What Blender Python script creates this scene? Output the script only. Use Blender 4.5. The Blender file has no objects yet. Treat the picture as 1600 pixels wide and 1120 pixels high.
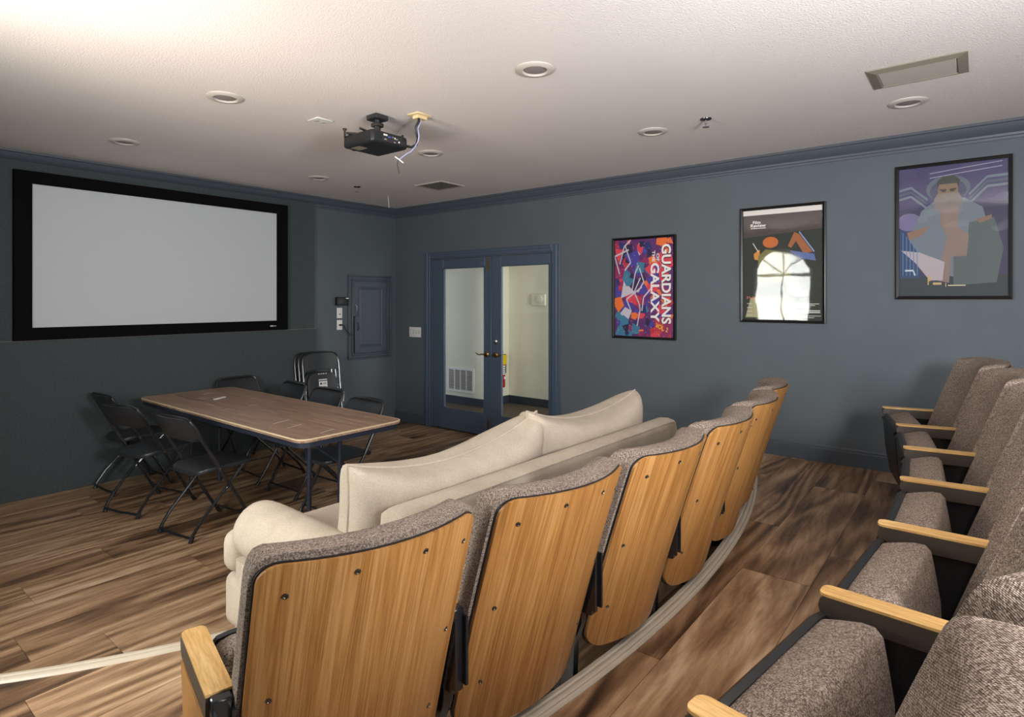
import bpy, bmesh, math, random
from mathutils import Vector, Matrix
random.seed(7)
PI = math.pi
C = bpy.context.scene.collection
SC = bpy.context.scene

# ------------------------------------------------------------------ camera, world, lights, exposure
TH = math.radians(38.5)
cam_d = bpy.data.cameras.new('camera'); cam = bpy.data.objects.new('camera', cam_d); C.objects.link(cam)
cam.location = (0, 0, 1.55)
cam.rotation_euler = (PI / 2, 0, TH - PI / 2)
cam_d.sensor_width = 36; cam_d.lens = 36 * 918 / 1600
cam_d.shift_y = -(560 - 468) / 1600
cam_d.clip_start = 0.02
SC.camera = cam

w = bpy.data.worlds.new('world'); SC.world = w; w.use_nodes = True
bg = w.node_tree.nodes['Background']; bg.inputs[0].default_value = (0.75, 0.85, 1.0, 1); bg.inputs[1].default_value = 1.0

def area(name, loc, aim, size, power, col):
    d = bpy.data.lights.new(name, 'AREA'); d.shape = 'RECTANGLE'; d.size, d.size_y = size
    d.energy = power; d.color = col
    o = bpy.data.objects.new(name, d); C.objects.link(o); o.location = loc
    o.rotation_euler = (Vector(aim) - Vector(loc)).to_track_quat('-Z', 'Z').to_euler()
    return o
area('daylight', (-0.62, 2.50, 1.72), (3.0, 2.50, 1.66), (1.2, 1.75), 195, (0.98, 1.0, 0.95))
area('ground_bounce', (-1.15, 2.60, 0.35), (2.2, 2.80, 2.71), (1.8, 1.0), 165, (1.0, 0.72, 0.62))
area('fill_back', (1.2, -2.15, 1.55), (1.5, 1.5, 1.6), (2.2, 1.6), 70, (0.92, 0.96, 1.0))  # cool fill lamp added behind the camera for the seat backs and ceiling
area('bounce_flash', (0.9, -0.9, 1.75), (1.9, 0.1, 2.71), (0.5, 0.5), 115, (0.97, 0.98, 1.0))
area('vestibule_light', (5.75, 2.3, 1.6), (6.3, 5.9, 1.2), (0.9, 1.6), 42, (1.0, 1.0, 0.93))

SC.view_settings.view_transform = 'Standard'; SC.view_settings.look = 'None'
SC.view_settings.gamma = 1.0; SC.view_settings.use_curve_mapping = False
SC.view_settings.exposure = 0.0

# ------------------------------------------------------------------ geometry helpers
def lin(c):
    c = c / 255.0
    return c / 12.92 if c <= 0.04045 else ((c + 0.055) / 1.055) ** 2.4
def rgb(r, g, b): return (lin(r), lin(g), lin(b), 1)

class G:
    def __init__(s): s.v = []; s.f = []
    def add(s, v, f, M=None):
        n = len(s.v)
        s.v += [tuple(M @ Vector(p)) for p in v] if M else [tuple(p) for p in v]
        s.f += [tuple(i + n for i in q) for q in f]
        return s
    def box(s, x0, x1, y0, y1, z0, z1, bevel=0.0, seg=2, M=None):
        bm = bmesh.new()
        bmesh.ops.create_cube(bm, size=1)
        for v in bm.verts:
            v.co = Vector(((x0 + x1) / 2 + v.co.x * (x1 - x0), (y0 + y1) / 2 + v.co.y * (y1 - y0), (z0 + z1) / 2 + v.co.z * (z1 - z0)))
        if bevel > 0:
            bmesh.ops.bevel(bm, geom=list(bm.edges), offset=bevel, segments=seg, profile=0.5, affect='EDGES')
        bm.verts.index_update()
        s.add([v.co for v in bm.verts], [[v.index for v in f.verts] for f in bm.faces], M)
        bm.free(); return s
    def prism(s, poly, z0, z1, M=None):
        n = len(poly)
        v = [(p[0], p[1], z0) for p in poly] + [(p[0], p[1], z1) for p in poly]
        f = [tuple(range(n - 1, -1, -1)), tuple(range(n, 2 * n))] + [(i, (i + 1) % n, n + (i + 1) % n, n + i) for i in range(n)]
        return s.add(v, f, M)
    def rings(s, rs, cap=True, closed=True, M=None):
        n = len(rs[0]); v = [p for r in rs for p in r]; f = []
        for k in range(len(rs) - 1):
            for i in range(n if closed else n - 1):
                j = (i + 1) % n
                f.append((k * n + i, k * n + j, (k + 1) * n + j, (k + 1) * n + i))
        if cap:
            f.append(tuple(range(n - 1, -1, -1))); f.append(tuple((len(rs) - 1) * n + i for i in range(n)))
        return s.add(v, f, M)
    def tube(s, pts, r, n=8, M=None, closed=False):
        P = [Vector(p) for p in pts]; rs = []; up = None
        m = len(P)
        for i in range(m):
            a = P[(i - 1) % m] if (closed or i > 0) else P[i]
            b = P[(i + 1) % m] if (closed or i < m - 1) else P[i]
            t = (b - a).normalized()
            if up is None:
                up = Vector((0, 0, 1)) if abs(t.z) < .9 else Vector((1, 0, 0))
            e1 = (up - t * up.dot(t)).normalized(); up = e1; e2 = t.cross(e1)
            rr = r[i] if isinstance(r, (list, tuple)) else r
            rs.append([P[i] + e1 * rr * math.cos(2 * PI * k / n) + e2 * rr * math.sin(2 * PI * k / n) for k in range(n)])
        if closed: rs.append(rs[0])
        return s.rings(rs, cap=not closed, M=M)
    def lathe(s, prof, n=24, M=None):
        rs = [[(r * math.cos(2 * PI * k / n), r * math.sin(2 * PI * k / n), z) for k in range(n)] for r, z in prof]
        return s.rings(rs, cap=True, M=M)

def T(x=0, y=0, z=0): return Matrix.Translation((x, y, z))
def RX(a): return Matrix.Rotation(a, 4, 'X')
def RY(a): return Matrix.Rotation(a, 4, 'Y')
def RZ(a): return Matrix.Rotation(a, 4, 'Z')

def mesh(name, g, m, smooth=40):
    me = bpy.data.meshes.new(name); me.from_pydata(g.v, [], g.f)
    bm = bmesh.new(); bm.from_mesh(me); bmesh.ops.recalc_face_normals(bm, faces=list(bm.faces)); bm.to_mesh(me); bm.free()
    if m is not None: me.materials.append(m)
    if smooth:
        for p in me.polygons: p.use_smooth = True
        me.set_sharp_from_angle(angle=math.radians(smooth))
    return me
def obj(name, g, m, parent=None, smooth=40, loc=None, rz=None):
    o = bpy.data.objects.new(name, mesh(name, g, m, smooth)); C.objects.link(o)
    if parent is not None: o.parent = parent
    if loc is not None: o.location = loc
    if rz is not None: o.rotation_euler = (0, 0, rz)
    return o
def tag(o, label, cat, group=None):
    o['label'] = label; o['category'] = cat
    if group: o['group'] = group
    return o
def thing(name, label, cat, loc=(0, 0, 0), rz=0, group=None):
    o = bpy.data.objects.new(name, None); C.objects.link(o); o.location = loc; o.rotation_euler = (0, 0, rz)
    o.empty_display_size = .1
    return tag(o, label, cat, group)
def struct(name, g, m, smooth=30, parent=None):
    o = obj(name, g, m, parent, smooth)
    if parent is None: o['kind'] = 'structure'
    return o
def dup(root, loc, rz, label, group=None, skip=()):
    r = root.copy(); C.objects.link(r); r.location = loc; r.rotation_euler = (root.rotation_euler[0], 0, rz); r['label'] = label
    if group: r['group'] = group
    for ch in list(root.children):
        if ch.name.split('.')[0] in skip: continue
        c = ch.copy(); C.objects.link(c); c.parent = r
        for g_ in list(ch.children):
            d = g_.copy(); C.objects.link(d); d.parent = c
    return r

# ------------------------------------------------------------------ materials
def newmat(name):
    m = bpy.data.materials.new(name); m.use_nodes = True
    nt = m.node_tree; b = nt.nodes['Principled BSDF']
    return m, nt, b
def N(nt, t, **kw):
    n = nt.nodes.new(t)
    for k, v in kw.items():
        if k in n.inputs: n.inputs[k].default_value = v
        else: setattr(n, k, v)
    return n
def ramp(nt, stops):
    r = nt.nodes.new('ShaderNodeValToRGB')
    while len(r.color_ramp.elements) < len(stops): r.color_ramp.elements.new(0.5)
    for e, (p, c) in zip(r.color_ramp.elements, stops): e.position = p; e.color = c
    return r
def plain(name, col, rough=.5, metal=0, spec=.5, bump=None, vary=None):
    m, nt, b = newmat(name)
    b.inputs['Base Color'].default_value = col; b.inputs['Roughness'].default_value = rough
    b.inputs['Metallic'].default_value = metal; b.inputs['Specular IOR Level'].default_value = spec
    tc = N(nt, 'ShaderNodeTexCoord')
    if bump:
        sc, st, dist = bump
        n = N(nt, 'ShaderNodeTexNoise', Scale=sc, Detail=3.0)
        nt.links.new(tc.outputs['Object'], n.inputs['Vector'])
        bp = N(nt, 'ShaderNodeBump', Strength=st, Distance=dist)
        nt.links.new(n.outputs['Fac'], bp.inputs['Height']); nt.links.new(bp.outputs[0], b.inputs['Normal'])
    if vary:
        sc, amt = vary
        n2 = N(nt, 'ShaderNodeTexNoise', Scale=sc, Detail=4.0)
        nt.links.new(tc.outputs['Object'], n2.inputs['Vector'])
        lo = tuple(c * (1 - amt) for c in col[:3]) + (1,); hi = tuple(min(1, c * (1 + amt)) for c in col[:3]) + (1,)
        r = ramp(nt, [(0.3, lo), (0.7, hi)])
        nt.links.new(n2.outputs['Fac'], r.inputs[0]); nt.links.new(r.outputs[0], b.inputs['Base Color'])
    return m

WALL = plain('wall_paint', rgb(85, 93, 99), .62, bump=(180, .25, .003), vary=(3, .05))
TRIMP = plain('trim_paint', rgb(74, 82, 90), .45, bump=(60, .05, .002))
DOORP = plain('door_paint', rgb(72, 85, 102), .38, bump=(40, .05, .002))
CEIL = plain('ceiling_texture', rgb(226, 219, 214), .9, bump=(120, .6, .005), vary=(1.5, .02))
FABWALL = plain('acoustic_fabric', rgb(72, 78, 80), .95, spec=.1, bump=(500, .5, .002), vary=(60, .12))
SCREEN = plain('projection_vinyl', rgb(198, 201, 204), .75, spec=.2)
VELVET = plain('black_velvet', rgb(12, 12, 13), .9, spec=.1)
CREAM = plain('cream_paint', rgb(222, 220, 200), .7, bump=(150, .15, .002))
BLACKM = plain('black_metal', rgb(30, 31, 34), .24, spec=.9)
FRAMEB = plain('poster_frame_black', rgb(15, 15, 16), .3, spec=.35)
BLUEBLACK = plain('blue_black_steel', rgb(38, 44, 58), .35, spec=.6)
BLACKP = plain('black_plastic', rgb(28, 30, 32), .42, bump=(300, .12, .001))
CHAIRP = plain('chair_plastic', rgb(40, 43, 47), .40, bump=(350, .15, .001))
CHROME = plain('chrome', rgb(205, 205, 205), .2, metal=1)
BRASS = plain('aged_brass', rgb(176, 140, 84), .28, metal=1)
SCREWM = plain('steel_screw', rgb(120, 116, 110), .35, metal=1)
WHITEP = plain('white_plastic', rgb(226, 226, 222), .45)
IVORY = plain('ivory_plastic', rgb(228, 206, 160), .5)
LENS = plain('lamp_lens', rgb(140, 130, 128), .55, bump=(200, .3, .002))
TRIMW = plain('lamp_trim', rgb(198, 190, 182), .5)
VENTW = plain('vent_enamel', rgb(186, 182, 170), .5)
VENTG = plain('vent_grey', rgb(128, 122, 108), .6)
DARKGAP = plain('dark_gap', rgb(10, 10, 11), .9)
ARMD = plain('armrest_dark', rgb(70, 62, 54), .45, bump=(200, .1, .001))
NOSE = None
RED = plain('red_enamel', rgb(168, 22, 24), .3)
YELLOW = plain('yellow_tag', rgb(214, 184, 30), .6)
PAPER = plain('white_paper', rgb(232, 232, 230), .8)
INK = plain('black_ink', rgb(30, 30, 32), .8)
BLUEW = plain('blue_wire', rgb(70, 84, 170), .5)
LILAC = plain('lilac_wire', rgb(176, 176, 214), .5)
GROUND = plain('outdoor_ground', rgb(120, 128, 84), .9)

def wood(name, stops, scale, rough, along='Z', rand=True, bands=0.25, dist=.9, mult=70.0, det=7.0, pore=.55, bump=.1, spec=.4):
    """grain stretched along one axis; a plank-by-plank random offset"""
    m, nt, b = newmat(name)
    tc = N(nt, 'ShaderNodeTexCoord'); oi = N(nt, 'ShaderNodeObjectInfo')
    mp = N(nt, 'ShaderNodeMapping'); mp.inputs['Scale'].default_value = scale
    nt.links.new(tc.outputs['Object'], mp.inputs['Vector'])
    vec = mp.outputs[0]
    if rand:
        mul = N(nt, 'ShaderNodeVectorMath', operation='SCALE'); mul.inputs[0].default_value = (37.0, 91.0, 53.0)
        nt.links.new(oi.outputs['Random'], mul.inputs['Scale'])
        ad = N(nt, 'ShaderNodeVectorMath', operation='ADD')
        nt.links.new(vec, ad.inputs[0]); nt.links.new(mul.outputs[0], ad.inputs[1]); vec = ad.outputs[0]
    n1 = N(nt, 'ShaderNodeTexNoise', Scale=1.0, Detail=det, Roughness=.64, Distortion=dist)
    nt.links.new(vec, n1.inputs['Vector'])
    # growth rings: sine of a warped coordinate
    n2 = N(nt, 'ShaderNodeTexNoise', Scale=.35, Detail=2.0, Distortion=.3)
    nt.links.new(vec, n2.inputs['Vector'])
    m1 = N(nt, 'ShaderNodeMath', operation='MULTIPLY'); m1.inputs[1].default_value = mult
    nt.links.new(n2.outputs['Fac'], m1.inputs[0])
    sn = N(nt, 'ShaderNodeMath', operation='SINE'); nt.links.new(m1.outputs[0], sn.inputs[0])
    sm = N(nt, 'ShaderNodeMath', operation='MULTIPLY_ADD'); sm.inputs[1].default_value = bands * .25; 
    nt.links.new(sn.outputs[0], sm.inputs[0]); nt.links.new(n1.outputs['Fac'], sm.inputs[2])
    last = sm.outputs[0]
    if rand:
        rr = N(nt, 'ShaderNodeMath', operation='MULTIPLY_ADD'); rr.inputs[1].default_value = .16; 
        sub = N(nt, 'ShaderNodeMath', operation='SUBTRACT'); sub.inputs[1].default_value = .08
        nt.links.new(oi.outputs['Random'], rr.inputs[0]); nt.links.new(last, rr.inputs[2])
        nt.links.new(rr.outputs[0], sub.inputs[0]); last = sub.outputs[0]
    r = ramp(nt, stops); nt.links.new(last, r.inputs[0])
    col = r.outputs[0]
    # fine pores
    mp2 = N(nt, 'ShaderNodeMapping'); mp2.inputs['Scale'].default_value = tuple(7 * s for s in scale)
    nt.links.new(tc.outputs['Object'], mp2.inputs['Vector'])
    n3 = N(nt, 'ShaderNodeTexNoise', Scale=1.0, Detail=3.0, Roughness=.6); nt.links.new(mp2.outputs[0], n3.inputs['Vector'])
    r3 = ramp(nt, [(.36, (.66, .62, .58, 1)), (.56, (1, 1, 1, 1))]); nt.links.new(n3.outputs['Fac'], r3.inputs[0])
    mx = N(nt, 'ShaderNodeMix', data_type='RGBA', blend_type='MULTIPLY'); mx.inputs['Factor'].default_value = pore
    nt.links.new(col, mx.inputs['A']); nt.links.new(r3.outputs[0], mx.inputs['B']); col = mx.outputs['Result']
    nt.links.new(col, b.inputs['Base Color'])
    b.inputs['Roughness'].default_value = rough; b.inputs['Specular IOR Level'].default_value = spec
    bp = N(nt, 'ShaderNodeBump', Strength=bump, Distance=.002)
    nt.links.new(n3.outputs['Fac'], bp.inputs['Height']); nt.links.new(bp.outputs[0], b.inputs['Normal'])
    return m
PLANK = wood('plank_wood', [(.22, rgb(54, 40, 31)), (.36, rgb(112, 85, 62)), (.47, rgb(148, 116, 87)), (.60, rgb(176, 144, 112)), (.78, rgb(208, 180, 150))],
             (.8, 6.5, 1), .38, bands=.36, dist=1.3, mult=80.0, det=9.0, pore=.8, spec=.45)
OAKBACK = wood('oak_laminate', [(.25, rgb(140, 92, 46)), (.5, rgb(174, 122, 66)), (.75, rgb(196, 147, 90))], (40, 1.0, .8), .36, bands=.30, dist=.05, mult=120.0, det=5.0, pore=.75, spec=.4)
OAKTOP = wood('oak_armrest', [(.25, rgb(196, 148, 84)), (.5, rgb(220, 176, 110)), (.75, rgb(234, 196, 136))], (26, 3, 1), .34, bands=.3, dist=.3, mult=90.0)
WALNUT = wood('table_walnut', [(.25, rgb(112, 88, 72)), (.5, rgb(160, 130, 110)), (.75, rgb(186, 156, 134))], (30, 1.6, 10), .36, rand=False, bands=.2)
NOSE = plain('nosing_vinyl', rgb(190, 177, 158), .42, vary=(6, .05))
def tweed(name, cols, pitch, amt, rough=.95):
    """two crossing threads (object space) with a random tint thread by thread"""
    m, nt, b = newmat(name)
    tc = N(nt, 'ShaderNodeTexCoord'); sx = N(nt, 'ShaderNodeSeparateXYZ'); nt.links.new(tc.outputs['Object'], sx.inputs[0])
    sm = N(nt, 'ShaderNodeMath', operation='SUBTRACT'); nt.links.new(sx.outputs['Z'], sm.inputs[0]); nt.links.new(sx.outputs['Y'], sm.inputs[1])
    k = 2 * PI / pitch; sines = []
    for src in (sx.outputs['X'], sm.outputs[0]):
        a = N(nt, 'ShaderNodeMath', operation='MULTIPLY'); a.inputs[1].default_value = k; nt.links.new(src, a.inputs[0])
        c = N(nt, 'ShaderNodeMath', operation='SINE'); nt.links.new(a.outputs[0], c.inputs[0]); sines.append(c)
    pr = N(nt, 'ShaderNodeMath', operation='MULTIPLY'); nt.links.new(sines[0].outputs[0], pr.inputs[0]); nt.links.new(sines[1].outputs[0], pr.inputs[1])
    wv = N(nt, 'ShaderNodeMath', operation='MULTIPLY_ADD'); wv.inputs[1].default_value = amt; wv.inputs[2].default_value = .0; nt.links.new(pr.outputs[0], wv.inputs[0])
    v = N(nt, 'ShaderNodeTexVoronoi', Scale=1.6 / pitch); v.inputs['Randomness'].default_value = .6
    nt.links.new(tc.outputs['Object'], v.inputs['Vector'])
    sp = N(nt, 'ShaderNodeSeparateColor'); nt.links.new(v.outputs['Color'], sp.inputs[0])
    ad = N(nt, 'ShaderNodeMath', operation='ADD'); nt.links.new(sp.outputs[0], ad.inputs[0]); nt.links.new(wv.outputs[0], ad.inputs[1])
    r = ramp(nt, [(0.0, cols[0]), (.5, cols[1]), (1.0, cols[2])]); nt.links.new(ad.outputs[0], r.inputs[0])
    n = N(nt, 'ShaderNodeTexNoise', Scale=9.0, Detail=3.0); nt.links.new(tc.outputs['Object'], n.inputs['Vector'])
    r2 = ramp(nt, [(.3, (.90, .90, .90, 1)), (.7, (1.05, 1.05, 1.05, 1))]); nt.links.new(n.outputs['Fac'], r2.inputs[0])
    mx = N(nt, 'ShaderNodeMix', data_type='RGBA', blend_type='MULTIPLY'); mx.inputs['Factor'].default_value = 1
    nt.links.new(r.outputs[0], mx.inputs['A']); nt.links.new(r2.outputs[0], mx.inputs['B'])
    nt.links.new(mx.outputs['Result'], b.inputs['Base Color'])
    b.inputs['Roughness'].default_value = rough; b.inputs['Specular IOR Level'].default_value = .12
    bp = N(nt, 'ShaderNodeBump', Strength=.5, Distance=.002)
    nt.links.new(pr.outputs[0], bp.inputs['Height']); nt.links.new(bp.outputs[0], b.inputs['Normal'])
    return m
TWEED = tweed('brown_tweed', [rgb(84, 72, 63), rgb(136, 120, 108), rgb(184, 168, 155)], .0040, .42)
LINEN = tweed('beige_linen', [rgb(174, 159, 140), rgb(197, 182, 163), rgb(210, 197, 180)], .0022, .25)

def glazing(name, rough=.02, wav=0.0, tint=(1, 1, 1, 1), refl=1.0):
    m = bpy.data.materials.new(name); m.use_nodes = True; nt = m.node_tree
    nt.nodes.remove(nt.nodes['Principled BSDF']); out = nt.nodes['Material Output']
    tr = N(nt, 'ShaderNodeBsdfTransparent'); tr.inputs[0].default_value = tint
    gl = N(nt, 'ShaderNodeBsdfAnisotropic'); gl.inputs['Roughness'].default_value = rough
    lw = N(nt, 'ShaderNodeLayerWeight', Blend=.5)
    pw = N(nt, 'ShaderNodeMath', operation='POWER'); pw.inputs[1].default_value = 5.0; nt.links.new(lw.outputs['Facing'], pw.inputs[0])
    fr = N(nt, 'ShaderNodeMath', operation='MULTIPLY_ADD'); fr.inputs[1].default_value = .96; fr.inputs[2].default_value = .04; nt.links.new(pw.outputs[0], fr.inputs[0])
    ml = N(nt, 'ShaderNodeMath', operation='MULTIPLY'); ml.inputs[1].default_value = refl; nt.links.new(fr.outputs[0], ml.inputs[0])
    mx = N(nt, 'ShaderNodeMixShader')
    nt.links.new(ml.outputs[0], mx.inputs[0]); nt.links.new(tr.outputs[0], mx.inputs[1]); nt.links.new(gl.outputs[0], mx.inputs[2])
    if wav:
        tc = N(nt, 'ShaderNodeTexCoord'); n = N(nt, 'ShaderNodeTexNoise', Scale=5.0, Detail=1.0)
        nt.links.new(tc.outputs['Object'], n.inputs['Vector'])
        bp = N(nt, 'ShaderNodeBump', Strength=wav, Distance=.02); nt.links.new(n.outputs['Fac'], bp.inputs['Height'])
        nt.links.new(bp.outputs[0], gl.inputs['Normal'])
    nt.links.new(mx.outputs[0], out.inputs[0]); return m
GLASS = glazing('door_glass')
ACRYLIC = glazing('poster_acrylic', .03, .045)
PRINT, _nt, _b = newmat('poster_print')
_a = N(_nt, 'ShaderNodeVertexColor'); _a.layer_name = 'col'
_nt.links.new(_a.outputs[0], _b.inputs['Base Color']); _b.inputs['Roughness'].default_value = .6

# ------------------------------------------------------------------ room shell
XL, XR, YB, YS, ZC = -0.30, 5.0, -1.9, 5.90, 2.71
P1, P2 = .155, .31
CX, CY = 2.38, 7.57                      # centre of the seating arcs
RN2 = 6.575                              # edge of the upper platform
def y_up(x):  return CY - math.sqrt(RN2 ** 2 - (x - CX) ** 2)      # rear nosing
def y_mid(x): return 2.27 + (2.9 - math.sqrt(max(.01, 2.9 ** 2 - (min(max(x, -.2), 4.7) - 2.25) ** 2)))   # front nosing

ceil = struct('ceiling', G().box(XL - .1, XR + .12, YB - .1, YS + .1, ZC, ZC + .1), CEIL)

def strip_poly(x0, x1, lo, hi, y0, y1, n=14):
    """outline of plank [x0,x1]x[y0,y1] kept between the curves lo(x) and hi(x)"""
    xs = [x0 + (x1 - x0) * i / n for i in range(n + 1)]
    b = []
    for x in xs:
        a, c = max(y0, lo(x)), min(y1, hi(x))
        if c - a > .004: b.append((x, a, c))
    if len(b) < 2: return None
    if all(abs(p[1] - y0) < 1e-6 and abs(p[2] - y1) < 1e-6 for p in b): b = [b[0], b[-1]]
    return [(p[0], p[1]) for p in b] + [(p[0], p[2]) for p in reversed(b)]
WID = .29
JOINT = {8: .956, 9: .686, 10: 1.57, 12: 1.27, 0: 2.79, 1: 1.9, 13: 2.1, 11: 2.35, 7: 3.0}
SUB = plain('subfloor', rgb(34, 25, 19), .9)
def planked(name, lo, hi, z, ylo, yhi, zb):
    xs = [XL + (XR - XL) * i / 40 for i in range(41)]
    poly = [(x, lo(x)) for x in xs] + [(x, hi(x)) for x in reversed(xs)]
    fl = struct(name, G().prism(poly, zb, z - .009), SUB, smooth=0)
    k = math.floor((ylo - .57) / WID)
    while .57 + k * WID < yhi:
        y0 = .57 + k * WID + .001; y1 = y0 + WID - .002
        rnd = random.Random(k * 13 + 5)
        j = JOINT.get(k, rnd.uniform(-.2, 1.3)); L = 1.52
        x = j - 2 * L
        while x < XR:
            a, b_ = max(XL, x + .001), min(XR, x + L - .001)
            if b_ - a > .03:
                p = strip_poly(a, b_, lo, hi, y0, y1)
                p = strip_poly(a, b_, lo, hi, y0, y1, 44) if p and len(p) > 4 else p
                if p: obj('plank', G().prism(p, z - .009, z), PLANK, fl, smooth=0)
            x += L
        k += 1
    return fl
planked('floor', lambda x: y_mid(x) + .002, lambda x: YS, 0.0, 2.2, YS, -.1)
planked('floor_platform', lambda x: y_up(x) + .002, lambda x: y_mid(x) - .056, P1, .9, 4.2, -.1)
planked('floor_upper_platform', lambda x: YB, lambda x: y_up(x) - .062, P2, YB, 2.0, -.1)
def nosing(name, f, w_, z, drop):
    xs = [XL + (XR - XL) * i / 48 for i in range(49)]
    rs = []
    for x in xs:
        e = .01; d = Vector((2 * e, f(x + e) - f(x - e), 0)).normalized(); nrm = Vector((-d.y, d.x, 0))
        p = Vector((x, f(x), 0))
        prof = [(0.006, z - drop), (0.008, z - .004), (0.003, z + .006), (-.012, z + .008), (-.018, z + .005), (-.024, z + .008), (-.036, z + .008),
                (-.042, z + .005), (-.048, z + .008), (-w_ + .004, z + .006), (-w_, z), (-w_, z - .008), (0.0, z - .012), (0.0, z - drop)]
        rs.append([p + nrm * a + Vector((0, 0, h)) for a, h in prof])
    o = struct(name, G().rings(rs), NOSE); return o
nosing('trim_1', y_mid, .055, P1, .05); nosing('trim_2', y_up, .06, P2, .05)
# risers
for nm, f, z0, z1 in (('trim_3', y_mid, 0, P1 - .045), ('trim_4', y_up, P1, P2 - .045)):
    xs = [XL + (XR - XL) * i / 48 for i in range(49)]
    rs = [[(x, f(x) - .001, z0), (x, f(x) + .0015, z0), (x, f(x) + .0015, z1), (x, f(x) - .001, z1)] for x in xs]
    struct(nm, G().rings(rs), TRIMP)

# poster wall (right) with the door opening
DY0, DY1, DH = 3.44, 5.25, 2.05
g = G().box(XR, XR + .12, YB, DY0, -.1, ZC).box(XR, XR + .12, DY1, YS + .1, -.1, ZC).box(XR, XR + .12, DY0, DY1, DH, ZC)
struct('wall_right', g, WALL)
struct('wall_front', G().box(XL - .1, XR, YS, YS + .1, -.1, ZC), WALL)
# back wall, with an unseen wide window added to admit the rear fill
g = G().box(XL - .1, .1, YB - .1, YB, -.1, ZC).box(2.3, XR + .12, YB - .1, YB, -.1, ZC).box(.1, 2.3, YB - .1, YB, -.1, .75).box(.1, 2.3, YB - .1, YB, 2.35, ZC)
struct('wall_back', g, WALL)
fr = G().box(.1, 2.3, YB - .08, YB - .03, .75, .80).box(.1, 2.3, YB - .08, YB - .03, 2.30, 2.35)
for x in (.1, .82, 1.54, 2.25): fr.box(x, x + .05, YB - .08, YB - .03, .80, 2.30)
wf = struct('window_added', fr, WHITEP)
obj('pane', G().box(.1, 2.3, YB - .058, YB - .052, .78, 2.32), GLASS, wf)
# left wall with the arched window
WY, WR, WZ0, WZ1 = 2.54, .43, .95, 1.95      # centre, half width, sill, spring line
def wall_left():
    g = G(); x0, x1 = XL - .1, XL
    g.box(x0, x1, YB, WY - WR, -.1, ZC).box(x0, x1, WY + WR, YS, -.1, ZC).box(x0, x1, WY - WR, WY + WR, -.1, WZ0)
    n = 24; rs = []
    for i in range(n + 1):
        a = PI * i / n; y, z = WY + WR * math.cos(a), WZ1 + WR * math.sin(a)
        rs.append([(x0, y, z), (x1, y, z), (x1, y, ZC), (x0, y, ZC)])
    g.rings(rs); return g
struct('wall_left', wall_left(), WALL)
fr = G(); xf = XL - .05
arc = [(xf, WY + (WR - .02) * math.cos(PI * i / 24), WZ1 + (WR - .02) * math.sin(PI * i / 24)) for i in range(25)]
fr.tube([(xf, WY + WR - .02, WZ0 + .02)] + arc + [(xf, WY - WR + .02, WZ0 + .02)], .025, 6, closed=True)
fr.box(xf - .02, xf + .02, WY - WR, WY + WR, WZ1 - .02, WZ1 + .02)
fr.box(xf - .012, xf + .012, WY - .01, WY + .01, WZ0, WZ1 + WR - .02)
for a in (PI * .25, PI * .75): fr.tube([(xf, WY, WZ1), (xf, WY + (WR - .02) * math.cos(a), WZ1 + (WR - .02) * math.sin(a))], .01, 6)
wf = struct('window_1', fr, WHITEP)
pane = [(WY + (WR - .01) * math.cos(PI * i / 24), WZ1 + (WR - .01) * math.sin(PI * i / 24)) for i in range(25)] + [(WY - WR + .01, WZ0), (WY + WR - .01, WZ0)]
obj('pane', G().add([(xf - .028, y, z) for y, z in pane] + [(xf - .022, y, z) for y, z in pane],
    [tuple(range(27)), tuple(range(53, 26, -1))] + [(i, (i + 1) % 27, 27 + (i + 1) % 27, 27 + i) for i in range(27)]), GLASS, wf)
o = struct('outside_ground', G().box(-14, XL - .3, -12, 14, -.4, -.3), GROUND)

# crown moulding
CROWN = [(0, 2.595), (.012, 2.595), (.014, 2.612), (.022, 2.616), (.026, 2.63), (.04, 2.642), (.06, 2.664), (.072, 2.688), (.084, 2.692), (.085, 2.7095), (0, 2.7095)]
struct('trim_5', G().rings([[(XR - a, YB, z) for a, z in CROWN], [(XR - a * .8, YS - a, z) for a, z in CROWN]]), TRIMP)
struct('trim_6', G().rings([[(XL, YS - a, z) for a, z in CROWN], [(XR - a * .8, YS - a, z) for a, z in CROWN]]), TRIMP)
# baseboards on the poster wall
def baseb(y0, y1, z):
    prof = [(0, z), (.016, z), (.016, z + .10), (.012, z + .105), (.012, z + .118), (.005, z + .128), (0, z + .128)]
    return G().rings([[(XR - a, y0, h) for a, h in prof], [(XR - a, y1, h) for a, h in prof]])
struct('baseboard_right', baseb(YB, y_up(XR) - .03, P2), TRIMP)
struct('baseboard_middle', baseb(y_up(XR) + .012, DY0 - .10, P1), TRIMP)
struct('baseboard_front', baseb(DY1 + .10, YS, 0), TRIMP)

# vestibule beyond the doors
struct('wall_vestibule_near', G().box(6.35, 6.95, 5.55, 7.6, -.1, 2.6), CREAM)
struct('wall_vestibule_far', G().box(6.9, 7.0, 1.9, 5.55, -.1, 2.6), CREAM)
struct('wall_vestibule_side', G().box(5.12, 6.95, 7.6, 7.7, -.1, 2.6).box(5.12, 7.0, 1.9, 2.0, -.1, .7).box(5.12, 7.0, 1.9, 2.0, 2.4, 2.6), CREAM)
struct('ceiling_vestibule', G().box(5.12, 7.0, 1.9, 7.7, 2.6, 2.7), CEIL)
VF = plain('vestibule_carpet', rgb(80, 68, 54), .95, bump=(200, .4, .004), vary=(30, .15))
struct('floor_vestibule', G().box(5.0, 7.0, 1.9, 7.7, -.1, -.002), VF)
struct('baseboard_vestibule', G().box(6.335, 6.35, 5.535, 7.6, -.002, .115).box(6.335, 6.9, 5.535, 5.55, -.002, .115).box(6.885, 6.9, 2.0, 5.535, -.002, .115), plain('dark_base_paint', rgb(46, 52, 62), .5))

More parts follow.
